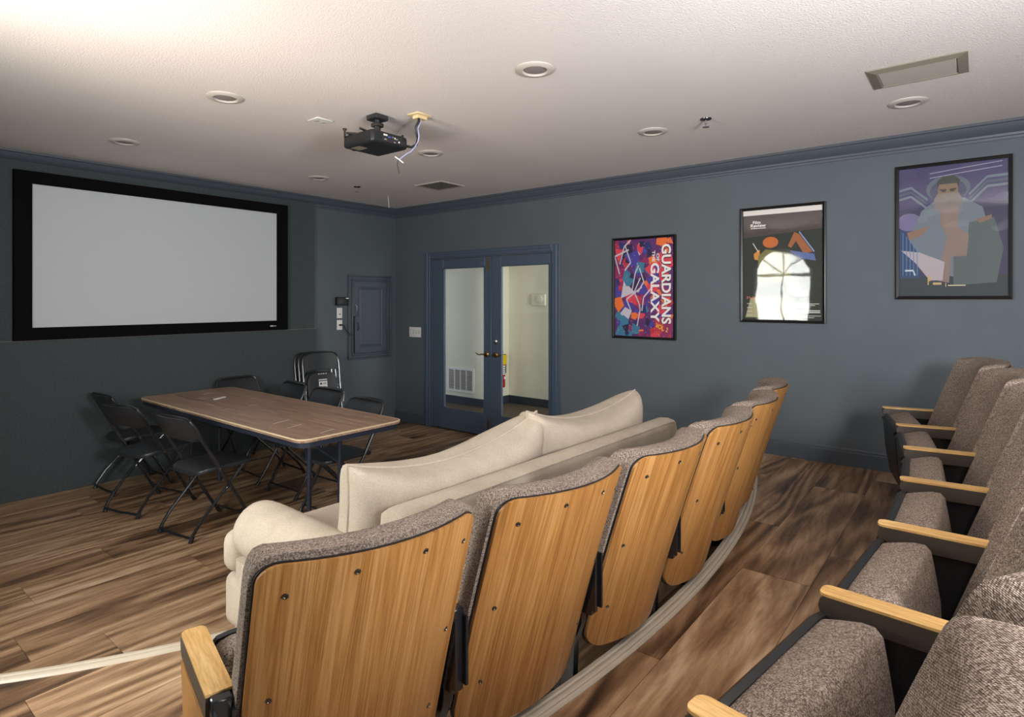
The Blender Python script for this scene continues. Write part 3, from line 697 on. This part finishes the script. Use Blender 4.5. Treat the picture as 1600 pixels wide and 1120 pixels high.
obj('white_tip', G().tube([(-.025, .012, .016), (0, 0, 0), (.022, -.012, -.018)], .004, 6), WHITEP, lw)
obj('thread', G().tube([(-.005, .003, 0), (-.012, .005, -.03), (-.008, 0, -.06), (-.002, 0, -.085)], .0018, 5), DARKGAP, lw)
tag(obj('hanging_thread', G().tube([(4.30, 5.20, 2.71), (4.305, 5.20, 2.66), (4.32, 5.21, 2.62), (4.32, 5.21, 2.585)], .003, 5), WHITEP), 'thin pale thread hanging in front of the far ceiling corner', 'thread')

# ------------------------------------------------------------------ theatre seats
def lerp(a, b, t): return a + (b - a) * t
ZB, ZT, WB = .200, .894, .497
def yb(x, z, bow=.075):
    t = (z - .236) / .658; u = 2 * x / WB
    return -.207 * (.9 * t + .1 * t * t) - bow * (1 - u * u)
def rows_z(z0, z1, r0, r1, n):
    zs = [z0 + r0 * (1 - math.cos(a)) for a in [PI / 2 * i / 5 for i in range(6)]]
    zs += [lerp(z0 + r0, z1 - r1, i / n) for i in range(1, n)]
    zs += [z1 - r1 + r1 * math.sin(a) for a in [PI / 2 * i / 5 for i in range(6)]]
    return zs
def halfw(z, z0, z1, w_, r0, r1):
    h = w_ / 2
    if z < z0 + r0: q = z0 + r0 - z; return h - (r0 - math.sqrt(max(0, r0 * r0 - q * q)))
    if z > z1 - r1: q = z - (z1 - r1); return h - (r1 - math.sqrt(max(0, r1 * r1 - q * q)))
    return h
def shell(z0, z1, w_, r0, r1, fb, ff, nx=18, nz=9):
    """closed slab between the surfaces y=fb(x,z) and y=ff(x,z,e), e = 0 at the rim .. 1 inside"""
    zs = rows_z(z0, z1, r0, r1, nz); g = G(); nr = len(zs)
    back, front = [], []
    us = [math.sin(PI / 2 * (-1 + 2 * i / nx)) for i in range(nx + 1)]
    for z in zs:
        h = max(.004, halfw(z, z0, z1, w_, r0, r1))
        back.append([(u * h, fb(u * h, z), z) for u in us])
        row = []
        for u in us:
            x = u * h; d = min(h - abs(x) , z - z0, z1 - z)
            row.append((x, ff(x, z, max(0, d)), z))
        front.append(row)
    n = nx + 1; v = [p for r in back for p in r] + [p for r in front for p in r]; o = nr * n; f = []
    for k in range(nr - 1):
        for i in range(nx):
            a = k * n + i; f.append((a, a + 1, a + n + 1, a + n)); f.append((o + a, o + a + n, o + a + n + 1, o + a + 1))
        f.append((k * n, (k + 1) * n, o + (k + 1) * n, o + k * n)); f.append((k * n + nx, o + k * n + nx, o + (k + 1) * n + nx, (k + 1) * n + nx))
    for i in range(nx):
        f.append((i, o + i, o + i + 1, i + 1)); a = (nr - 1) * n + i; f.append((a, a + 1, o + a + 1, o + a))
    return g.add(v, f)
def rnd_edge(d, r, T_):      # rounded thickness
    if d >= r: return T_
    q = 1 - d / r
    return T_ * math.sqrt(max(0, 1 - q ** 2.4))

PITCH = .557
ARMZ = .584
def seat_parts():
    t = thing('theater_seat', 'x', 'theatre seat')
    pan = obj('back_panel', shell(ZB, ZT, WB, .075, .042, lambda x, z: yb(x, z), lambda x, z, d: yb(x, z) + .013), OAKBACK, t)
    for (u, v) in ((-.80, .90), (-.30, .945), (.32, .945), (.86, .90), (-.83, .55), (.86, .55), (-.80, .22), (.80, .24)):
        x = u * WB / 2; z = lerp(ZB, ZT, v); n = Vector((-(yb(x + .01, z) - yb(x - .01, z)) / .02, 1, -(yb(x, z + .01) - yb(x, z - .01)) / .02)).normalized()
        M = T(x, yb(x, z), z) @ (-n).to_track_quat('Z', 'Y').to_matrix().to_4x4()
        obj('screw', G().lathe([(.0065, -.001), (.0065, .0018), (.004, .0028), (.003, .001), (.001, .001)], 10, M=M), SCREWM, pan)
    obj('edge_trim', shell(ZB - .002, ZT + .003, WB + .005, .075, .043, lambda x, z: yb(x, z) + .009, lambda x, z, d: yb(x, z) + .016), BLACKP, t)
    T0 = lambda z: lerp(.125, .10, (z - ZB) / (ZT - ZB))
    obj('back_cushion', shell(ZB + .03, ZT + .020, WB + .018, .07, .055, lambda x, z: yb(x, z) + .0145, lambda x, z, d: yb(x, z) + .0145 + rnd_edge(d, .026, T0(z)) * (1 + .05 * math.cos(6 * x))), TWEED, t)
    # flipped-up seat: cushion and black shell
    prof = [(.238, .515), (.243, .535), (.236, .549), (.20, .560), (.162, .570), (.138, .570), (.124, .556), (.114, .50), (.102, .42), (.098, .33), (.10, .24), (.112, .19), (.14, .175), (.175, .18), (.20, .22), (.228, .35)]
    cy, cz = .17, .38; rs = []
    for x, s in ((-.240, .86), (-.236, .92), (-.224, .965), (-.20, 1), (-.09, 1.008), (0, 1.012), (.09, 1.008), (.20, 1), (.224, .965), (.236, .92), (.240, .86)):
        rs.append([(x, cy + (p[0] - cy) * s, cz + (p[1] - cz) * s) for p in prof])
    obj('seat_cushion', G().rings(rs), TWEED, t, smooth=60)
    sh = [(.236, .553), (.250, .556), (.262, .545), (.264, .50), (.255, .36), (.232, .22), (.20, .165), (.15, .150), (.13, .160), (.15, .165), (.19, .18), (.218, .23), (.240, .36), (.246, .50)]
    cy, cz = .2, .36; rs = []
    for x, s in ((-.246, .86), (-.242, .92), (-.228, .98), (-.20, 1), (-.1, 1), (0, 1), (.1, 1), (.20, 1), (.228, .98), (.242, .92), (.246, .86)):
        rs.append([(x, cy + (p[0] - cy) * (s if p[0] > .21 else 1), cz + (p[1] - cz) * s) for p in sh])
    g = G().rings(rs)
    for s in (-1, 1):
        g.tube([(s * .20, .258, .520), (s * .244, .258, .520)], [.009, .013], 10)
    obj('seat_shell', g, BLACKP, t, smooth=40)
    return t
def side_parts(t, s, end=False):
    x = s * PITCH / 2
    # armrest body with a wood cap
    prof = [(-.035, 0), (.245, 0), (.257, .008), (.262, .026), (.258, .042), (.250, .048), (-.035, .048)]
    hw = .027
    body = G().rings([[(x + a, p[0], ARMZ - .054 + p[1]) for p in prof] for a in (-hw, -hw + .002, hw - .002, hw)])
    arm = obj('armrest', body, ARMD, t)
    cap = []
    for i in range(9):
        a = PI / 2 * i / 8; cap.append((x + hw - .018 + .018 * math.cos(a), .244 + .018 * math.sin(a)))
    cap += [(2 * x - p[0], p[1]) for p in reversed(cap)]
    cap += [(x - hw, -.035), (x + hw, -.035)]
    obj('armrest_cap', G().prism(cap, ARMZ - .006, ARMZ), OAKTOP, arm, smooth=30)
    g = G().prism([(.02, 0.03), (.115, 0.03), (.125, .16), (.205, .40), (.225, .53), (-.022, .53), (-.02, .32), (.01, .24)], -.014, .014, M=T(x, 0, 0) @ Matrix(((0, 0, 1, 0), (1, 0, 0, 0), (0, 1, 0, 0), (0, 0, 0, 1))))
    g.box(x - .0155, x + .0155, .07, .082, .06, .50)
    g.box(x - .03, x + .03, -.05, .18, 0, .012, .003, 1).box(x - .02, x + .02, .0, .13, .01, .05, .005, 1)
    st = obj('standard', g, BLACKM, t)
    obj('bolt', G().lathe([(.001, 0), (.009, 0), (.009, .005), (.005, .007), (.001, .007)], 10, M=T(x - .014, -.005, .50) @ RY(-PI / 2)).lathe([(.001, 0), (.009, 0), (.009, .005), (.001, .007)], 10, M=T(x + .014, -.005, .50) @ RY(PI / 2)), CHROME, st)
    obj('hinge_cap', G().tube([(x - .026, .225, .515), (x + .026, .225, .515)], .013, 12), SCREWM, st)
    obj('back_bracket', G().box(x - .020, x + .020, yb(.24, .45) + .005, yb(.24, .45) + .05, .36, .58, .003, 1, M=T(0, 0, 0)).box(x - .022, x - .014, yb(.24, .45) - .012, yb(.24, .45) + .02, .38, .56).box(x + .014, x + .022, yb(.24, .45) - .012, yb(.24, .45) + .02, .38, .56), BLACKM, t)
    if end:
        o = obj('end_panel', G().prism([(-.06, .08), (.13, .08), (.23, .50), (.235, .528), (-.065, .528)], -.007, .007, M=T(x + s * .023, 0, 0) @ Matrix(((0, 0, 1, 0), (1, 0, 0, 0), (0, 1, 0, 0), (0, 0, 0, 1)))), OAKBACK, t)
        o['label'] = 'oak veneer aisle end panel'
def place(R, a, z): return (CX + R * math.sin(a), CY - R * math.cos(a), z), a
base = seat_parts()
plain_seat = None
GF, GR = 'front-row theatre seats behind the sofa', 'rear-row theatre seats at the right'
LF = ['oak-backed theatre seat at the end with the pale oak aisle armrest, left of all',
      'second oak-backed theatre seat from the pale aisle armrest',
      'third oak-backed theatre seat from the pale aisle armrest',
      'fourth oak-backed theatre seat from the pale aisle armrest, mid row',
      'fifth oak-backed theatre seat, next to last before the blue wall',
      'last oak-backed theatre seat of the front row, closest to the blue wall']
LR = ['brown tweed theatre seat nearest the camera, only its back top showing',
      'brown tweed rear-row seat with flipped-up cushion largest in the bottom right',
      'second flipped-up brown tweed seat beyond the largest one in the rear row',
      'third flipped-up brown tweed seat beyond the largest one in the rear row',
      'fourth flipped-up brown tweed seat along the rear row',
      'brown tweed rear-row seat next to last before the poster wall',
      'farthest brown tweed rear-row seat, right by the poster wall']
import copy
RB1, RB2 = 6.547, 7.60
seatsF, seatsR = [], []
for k in range(6):
    r = base if k == 0 else dup(base, (0, 0, 0), 0, LF[k])
    r.name = 'theater_seat'; seatsF.append(r)
for k in range(7): seatsR.append(dup(base, (0, 0, 0), 0, LR[k]))
for k, r in enumerate(seatsF):
    a = -.235 + .0858 * k; r.location, r.rotation_euler = place(RB1, a, P1)[0], (0, 0, a); r['label'] = LF[k]; r['group'] = GF
for k, r in enumerate(seatsR):
    a = -.235 + .0755 * k; r.location, r.rotation_euler = place(RB2, a, P2)[0], (0, 0, a); r['label'] = LR[k]; r['group'] = GR
SIDE = {}
def add_side(r, s, end):
    key = (s, end)
    if key not in SIDE:
        tmp = bpy.data.objects.new('tmp', None); C.objects.link(tmp); side_parts(tmp, s, end)
        SIDE[key] = [(c, list(c.children)) for c in tmp.children]
        for c, _ in SIDE[key]: c.parent = r
        bpy.data.objects.remove(tmp); return
    for c, ch in SIDE[key]:
        n = c.copy(); C.objects.link(n); n.parent = r
        for q in ch: m_ = q.copy(); C.objects.link(m_); m_.parent = n
for row in (seatsF, seatsR):
    for k, r in enumerate(row):
        add_side(r, -1, k == 0)
        if k == len(row) - 1: add_side(r, 1, True)

# ------------------------------------------------------------------ sofa
sofa = thing('sofa', 'beige linen sofa with rolled arms in front of the oak-backed seats', 'sofa', (2.34, 1.456, P1), math.radians(-1.9))
HB = 1.035
def rbox(x0, x1, y0, y1, z0, z1, r, seg=4): return G().box(x0, x1, y0, y1, z0, z1, r, seg)
obj('base', rbox(-1.20, 1.20, .03, .99, .04, .258, .04), LINEN, sofa)
# back: slightly raked slab with rounded top
prof = [(.02, .06), (.0, .64), (.004, .664), (.016, .675), (.05, .684), (.10, .680), (.13, .66), (.17, .40), (.20, .26), (.20, .06)]
rs = []
for x, s in ((-HB, .985), (-HB + .012, .996), (-HB + .04, 1), (-.5, 1), (0, 1), (.5, 1), (HB - .04, 1), (HB - .012, .996), (HB, .985)):
    rs.append([(x, .09 + (p[0] - .09) * s, .3 + (p[1] - .3) * s) for p in prof])
bk = obj('back', G().rings(rs), LINEN, sofa)
obj('piping', G().tube([(-HB + .01, .004, .10), (-HB + .005, -.003, .60), (-HB + .02, .002, .662), (-HB + .06, .004, .670), (0, .004, .6715), (HB - .06, .004, .670), (HB - .02, .002, .662), (HB - .005, -.003, .60), (HB - .01, .004, .10)], .005, 6), LINEN, bk)
for s in (-1, 1):
    # arm: front post, side panel and a fat roll on top
    ax = s * 1.095
    prof = []
    for i in range(25):
        a = -PI * .30 + (PI * 1.60) * i / 24
        prof.append((s * .118 * math.cos(a), .435 + .118 * math.sin(a)))
    prof = [(s * .105, .05), (s * .102, .335)] + prof + [(-s * .102, .335), (-s * .105, .05)]
    rs = []
    for y, k in ((.06, .90), (.075, .96), (.11, 1), (.45, 1.0), (.80, 1), (.86, .985), (.885, .95), (.895, .88)):
        rs.append([(ax + p[0] * k, y, .3 + (p[1] - .3) * (1 if p[1] < .3 else .5 + .5 * k)) for p in prof])
    arm = obj('arm', G().rings(rs), LINEN, sofa, smooth=50)
    xo = ax + s * .105
    obj('piping', G().tube([(xo, .08, .342), (xo, .70, .344), (xo + s * .002, .74, .342)], .006, 6).tube([(xo, .735, .34), (xo, .735, .20), (xo, .735, .06)], .006, 6), LINEN, arm)
def pillow(w_, h, t_, sag=0.0, ear=.05, nx=22, nz=16, puff=2.6, seed=0):
    r_ = random.Random(seed); ph = [r_.random() * 6 for _ in range(6)]
    us = [math.sin(PI / 2 * (-1 + 2 * i / nx)) for i in range(nx + 1)]; vs = [math.sin(PI / 2 * (-1 + 2 * i / nz)) for i in range(nz + 1)]
    def pt(u, v, side):
        x = w_ / 2 * u * (1 - ear * (1 - abs(v) ** 2)); z = h / 2 * v * (1 - ear * (1 - abs(u) ** 2))
        th = t_ / 2 * ((1 - abs(u) ** puff) * (1 - abs(v) ** puff)) ** .34
        th *= 1 + .05 * math.sin(5 * u + ph[0]) * math.sin(4 * v + ph[1])
        z -= sag * max(0, v + .2) * (1 - u * u) / 1.2
        return (x, side * th, z)
    g = G(); n = nx + 1; v = [pt(a, b, 1) for b in vs for a in us] + [pt(a, b, -1) for b in vs for a in us]; o = n * (nz + 1); f = []
    for k in range(nz):
        for i in range(nx):
            a = k * n + i; f.append((a, a + 1, a + n + 1, a + n)); f.append((o + a, o + a + n, o + a + n + 1, o + a + 1))
    g.add(v, f)
    rim = [pt(a, -1, 1) for a in us[:-1]] + [pt(1, b, 1) for b in vs[:-1]] + [pt(a, 1, 1) for a in reversed(us[1:])] + [pt(-1, b, 1) for b in reversed(vs[1:])]
    return g, rim
def weld(o):
    bm = bmesh.new(); bm.from_mesh(o.data); bmesh.ops.remove_doubles(bm, verts=list(bm.verts), dist=.0005); bmesh.ops.recalc_face_normals(bm, faces=list(bm.faces)); bm.to_mesh(o.data); bm.free()
    for p in o.data.polygons: p.use_smooth = True
# seat cushions with bowed front
for cx in (-.50, .50):
    o = obj('seat_cushion', rbox(cx - .495, cx + .495, .20, .955, .275, .43, .06, 5), LINEN, sofa, smooth=60)
# T-shaped front ends in front of the arms
for s in (-1, 1):
    obj('seat_cushion', rbox(s * 1.04 - .17, s * 1.04 + .17, .88, 1.0, .26, .435, .055, 5), LINEN, sofa, smooth=60)
for k, (cx, y, w_, h, z, tilt, rot, roll, sag) in enumerate(((-.515, .31, 1.13, .45, .597, .14, .03, -.022, .095), (.50, .31, 1.06, .44, .615, 10e-2, -.02, .014, .085))):
    g, rim = pillow(w_, h, .31, sag, .035, puff=4.5, seed=k)
    M = T(cx, y, z) @ RZ(rot) @ RX(tilt) @ RY(roll)
    g.v = [tuple(M @ Vector(p)) for p in g.v]
    o = obj('back_cushion', g, LINEN, sofa, smooth=0); weld(o)
    obj('piping', G().tube([M @ Vector(p) for p in rim], .006, 6, closed=True), LINEN, o)
g = G()
for sx in (-1.1, 1.1):
    for sy in (.1, .82): g.box(sx - .03, sx + .03, sy - .03, sy + .03, 0, .06)
obj('feet', g, BLACKM, sofa)

# ------------------------------------------------------------------ folding table
TX, TY = 2.262, 4.235
tb = thing('folding_table', 'long wood-topped folding table with rounded corners and thin dark legs', 'table', (TX, TY, 0))
hw, hl, r = .385, 1.20, .07
out = []
for cx, cy, a0 in ((hw - r, hl - r, 0), (-hw + r, hl - r, PI / 2), (-hw + r, -hl + r, PI), (hw - r, -hl + r, 1.5 * PI)):
    for i in range(7): a = a0 + PI / 2 * i / 6; out.append((cx + r * math.cos(a), cy + r * math.sin(a)))
obj('tabletop', G().prism(out, .722, .742), WALNUT, tb)
PLY = plain('plywood_edge', rgb(206, 184, 150), .6)
e = G().rings([[(p[0] * a, p[1] * b_, z) for p in out] for a, b_, z in ((.999, .9995, .7345), (1.004, 1.0015, .735), (1.004, 1.0015, .7405), (1.0, 1.0, .7425), (.985, .995, .7425))], cap=False)
obj('edge_band', e, PLY, tb)
obj('apron', G().rings([[(p[0] * a, p[1] * b_, z) for p in out] for a, b_, z in ((.97, .99, .722), (.97, .99, .688), (.955, .985, .688), (.955, .985, .722))], cap=False), BLUEBLACK, tb)
for sy in (-.86, .86):
    for sx in (-.115, .115):
        obj('leg', G().tube([(sx, sy, 0), (sx, sy, .722)], .0145, 10).tube([(sx, sy, 0), (sx, sy, .03)], .018, 10), BLUEBLACK, tb)
    obj('crossbar', G().tube([(-.115, sy, .12), (.115, sy, .12)], .010, 8), BLUEBLACK, tb)
    obj('crossbar', G().tube([(-.30, sy, .70), (.30, sy, .70)], .013, 8), BLUEBLACK, tb)
    s = -1 if sy > 0 else 1
    obj('brace', G().tube([(-.115, sy, .45), (0, sy + s * .25, .60), (0, sy + s * .42, .712)], .008, 6).tube([(.115, sy, .45), (0, sy + s * .25, .60)], .008, 6), BLUEBLACK, tb)
g = G()
rs_ = random.Random(3)
for k in range(13):
    x, y = rs_.uniform(-.36, .36), rs_.uniform(-1.17, 1.17); L = rs_.uniform(.01, .07); a = rs_.choice([0, 0, PI / 2, .3]); q = T(x, y, .7424) @ RZ(a)
    g.box(-L, L, -.0015, .0015, 0, .0004, M=q)
obj('scuff_marks', g, PAPER, tb)['kind'] = 'stuff'
tag(obj('folded_paper', G().prism([(-.07, -.014), (.06, -.018), (.07, .012), (-.06, .016)], .0, .004), PAPER, loc=(2.27, 4.86, .7431), rz=.55), 'small pale folded paper slip lying on the wooden table', 'paper')

# ------------------------------------------------------------------ folding chairs
def folding_chair():
    t = thing('folding_chair', 'x', 'chair')
    def side(s, pts): return [(s * p[0], p[1], p[2]) for p in pts]
    fr = [(.195, .20, .01), (.20, .16, .07), (.205, .03, .29), (.205, -.06, .44), (.205, -.17, .63), (.203, -.225, .735), (.19, -.246, .772), (.15, -.255, .787)]
    pts = side(-1, fr) + [(0, -.257, .79)] + list(reversed(fr))
    obj('back_frame', G().tube(pts, .0115, 8), BLACKM, t)
    for s in (-1, 1):
        obj('leg', G().tube(side(s, [(.175, -.235, .012), (.178, -.22, .05), (.182, -.16, .13), (.185, -.02, .27), (.188, .13, .425)]), .0105, 8), BLACKM, t)
        obj('foot_cap', G().tube(side(s, [(.175, -.238, 0), (.177, -.224, .04)]), .014, 8), BLACKP, t)
        obj('foot_cap', G().tube(side(s, [(.195, .206, 0), (.199, .186, .032)]), .0145, 8), BLACKP, t)
        obj('pivot', G().tube([(s * .180, .006, .293), (s * .218, .006, .293)], .007, 8).tube([(s * .17, -.058, .437), (s * .218, -.058, .437)], .008, 8), CHROME, t)
    obj('crossbar', G().tube([(-.176, -.232, .028), (0, -.236, .024), (.176, -.232, .028)], .0085, 8), BLACKM, t)
    obj('crossbar', G().tube([(-.197, .17, .06), (.197, .17, .06)], .007, 8), BLACKM, t)
    # seat: shallow moulded pan with rounded corners and a turned-down rear lip
    rs = []
    for z, k in ((.418, .93), (.422, .985), (.436, 1.0), (.446, .985), (.448, .93), (.443, .70), (.441, .3)):
        ring = []
        for i in range(36):
            a = 2 * PI * i / 36; c, s_ = math.cos(a), math.sin(a); p = .42
            x = .188 * (abs(c) ** p) * (1 if c >= 0 else -1); y = .03 + .215 * (abs(s_) ** p) * (1 if s_ >= 0 else -1)
            if y > .1: x *= 1.04
            y0 = y; ring.append((x * k, .03 + (y - .03) * k, z - .018 * max(0, (-y0 - .12) / .07) * (k > .8) - .012 * max(0, (y0 - .19) / .06) * (k > .8)))
        rs.append(ring)
    obj('seat', G().rings(rs), CHAIRP, t, smooth=50)
    # backrest: curved wrap plate between the tubes
    rs = []
    for i in range(15):
        u = -1 + 2 * i / 14; x = .196 * u; bow = -.035 * (1 - u * u); e_ = abs(u) ** 6
        ring = []
        for z, th in ((.615 + .03 * e_ + .02 * (1 - u * u), .008), (.66, .012), (.72, .013), (.765 - .012 * e_, .013), (.795 - .03 * e_, .008)):
            ring.append((x, -.05 - (z - .435) * .585 + bow - th, z))
        for z, th in reversed(((.615 + .03 * e_ + .02 * (1 - u * u), .008), (.66, .012), (.72, .013), (.765 - .012 * e_, .013), (.795 - .03 * e_, .008))):
            ring.append((x, -.05 - (z - .435) * .585 + bow + th, z))
        rs.append(ring)
    obj('backrest', G().rings(rs), CHAIRP, t, smooth=50)
    return t
fc = folding_chair(); GC = 'black folding chairs around the table'
PL = [((1.86, 4.13), -82, 'black folding chair nearest the sofa arm, on the open side of the table'),
      ((1.78, 4.89), -74, 'black folding chair in the middle on the left table side, half overlapping another'),
      ((1.89, 5.52), -87, 'black folding chair closest to the dark wall on the left table side'),
      ((2.83, 5.45), 182, 'black folding chair at the far table end, back to the fabric wall'),
      ((2.72, 4.90), 88, 'black folding chair on the far table side, left of the stacked chairs'),
      ((2.70, 4.33), 92, 'black folding chair on the far table side, in front of the stacked chairs'),
      ((2.58, 3.66), 91, 'black folding chair on the far table side, nearest the doors')]
for k, ((x, y), d, s) in enumerate(PL):
    r = fc if k == 0 else dup(fc, (x, y, 0), math.radians(d), s)
    r.location = (x, y, 0); r.rotation_euler = (0, 0, math.radians(d)); r['label'] = s; r['group'] = GC

# folded chairs leaning on the wall
def folded_chair():
    t = thing('folded_chair', 'x', 'chair')
    fr = [(.20, 0, .01), (.21, 0, .3), (.212, 0, .86), (.205, 0, .92), (.18, 0, .96), (.14, 0, .975)]
    obj('back_frame', G().tube([(-p[0], p[1], p[2]) for p in fr] + [(0, 0, .978)] + list(reversed(fr)), .0115, 8), BLACKM, t)
    rs = []
    for i in range(13):
        u = -1 + 2 * i / 12; e_ = abs(u) ** 6
        zz = [.785 + .015 * (1 - u * u), .82, .87, .93 - .02 * e_, .975 - .05 * e_]
        rs.append([(.195 * u, -.008 - .015 * (1 - u * u), z) for z in zz] + [(.195 * u, .008 - .015 * (1 - u * u), z) for z in reversed(zz)])
    obj('backrest', G().rings(rs), CHAIRP, t, smooth=50)
    rs = []
    for y, k in ((-.016, .9), (-.012, .98), (0, 1), (.012, .98), (.016, .9)):
        rs.append([(.175 * k * (abs(math.cos(a)) ** .45) * (1 if math.cos(a) >= 0 else -1), y,   .55 + .215 * k * (abs(math.sin(a)) ** .45) * (1 if math.sin(a) >= 0 else -1)) for a in [2 * PI * i / 32 for i in range(32)]])
    obj('seat', G().rings(rs), CHAIRP, t, smooth=50)
    for s in (-1, 1):
        obj('leg', G().tube([(s * .18, .018, .02), (s * .185, .018, .4), (s * .185, .016, .62)], .0105, 8), BLACKM, t)
        obj('pivot', G().tube([(s * .178, 0, .60), (s * .222, 0, .60)], .008, 8), CHROME, t)
    obj('crossbar', G().tube([(-.18, .018, .04), (.18, .018, .04)], .0085, 8), BLACKM, t)
    return t
f0 = folded_chair(); lean = -.16
GS = 'folded chairs leaning on the wall'
for k, s in enumerate(('folded black chair with a white label, in front of the leaning stack', 'folded black chair in the middle of the leaning stack', 'folded black chair against the wall, rearmost of the leaning stack')):
    r = f0 if k == 0 else dup(f0, (0, 0, 0), 0, s)
    r['label'] = s; r['group'] = GS; r.location = (3.72 - .014 * k, 5.51 + .052 * k, .0); r.rotation_euler = (lean, 0, math.radians(-6))
lb = obj('care_label', G().box(-.048, .048, -.0185, -.0165,   .50, .69), PAPER, f0); lb['label'] = 'white printed safety label'
g = G()
for z0_, z1_, a, b_ in ((.668, .678, -.046, .046), (.506, .518, -.04, .04), (.632, .652, -.036, -.014), (.592, .614, -.034, -.016), (.552, .574, -.036, -.012)): g.box(a, b_, -.0192, -.0184, z0_, z1_)
for k in range(3):
    for q in range(3): g.box(-.004, .036, -.0192, -.0184, .633 - .04 * k + .007 * q, .636 - .04 * k + .007 * q)
obj('label_print', g, INK, lb)
g = G()
for k in range(4): g.box(-.05 + .028 * k, -.034 + .028 * k, -.019, -.0165, .745, .753)
obj('vent_marks', g, PAPER, f0)
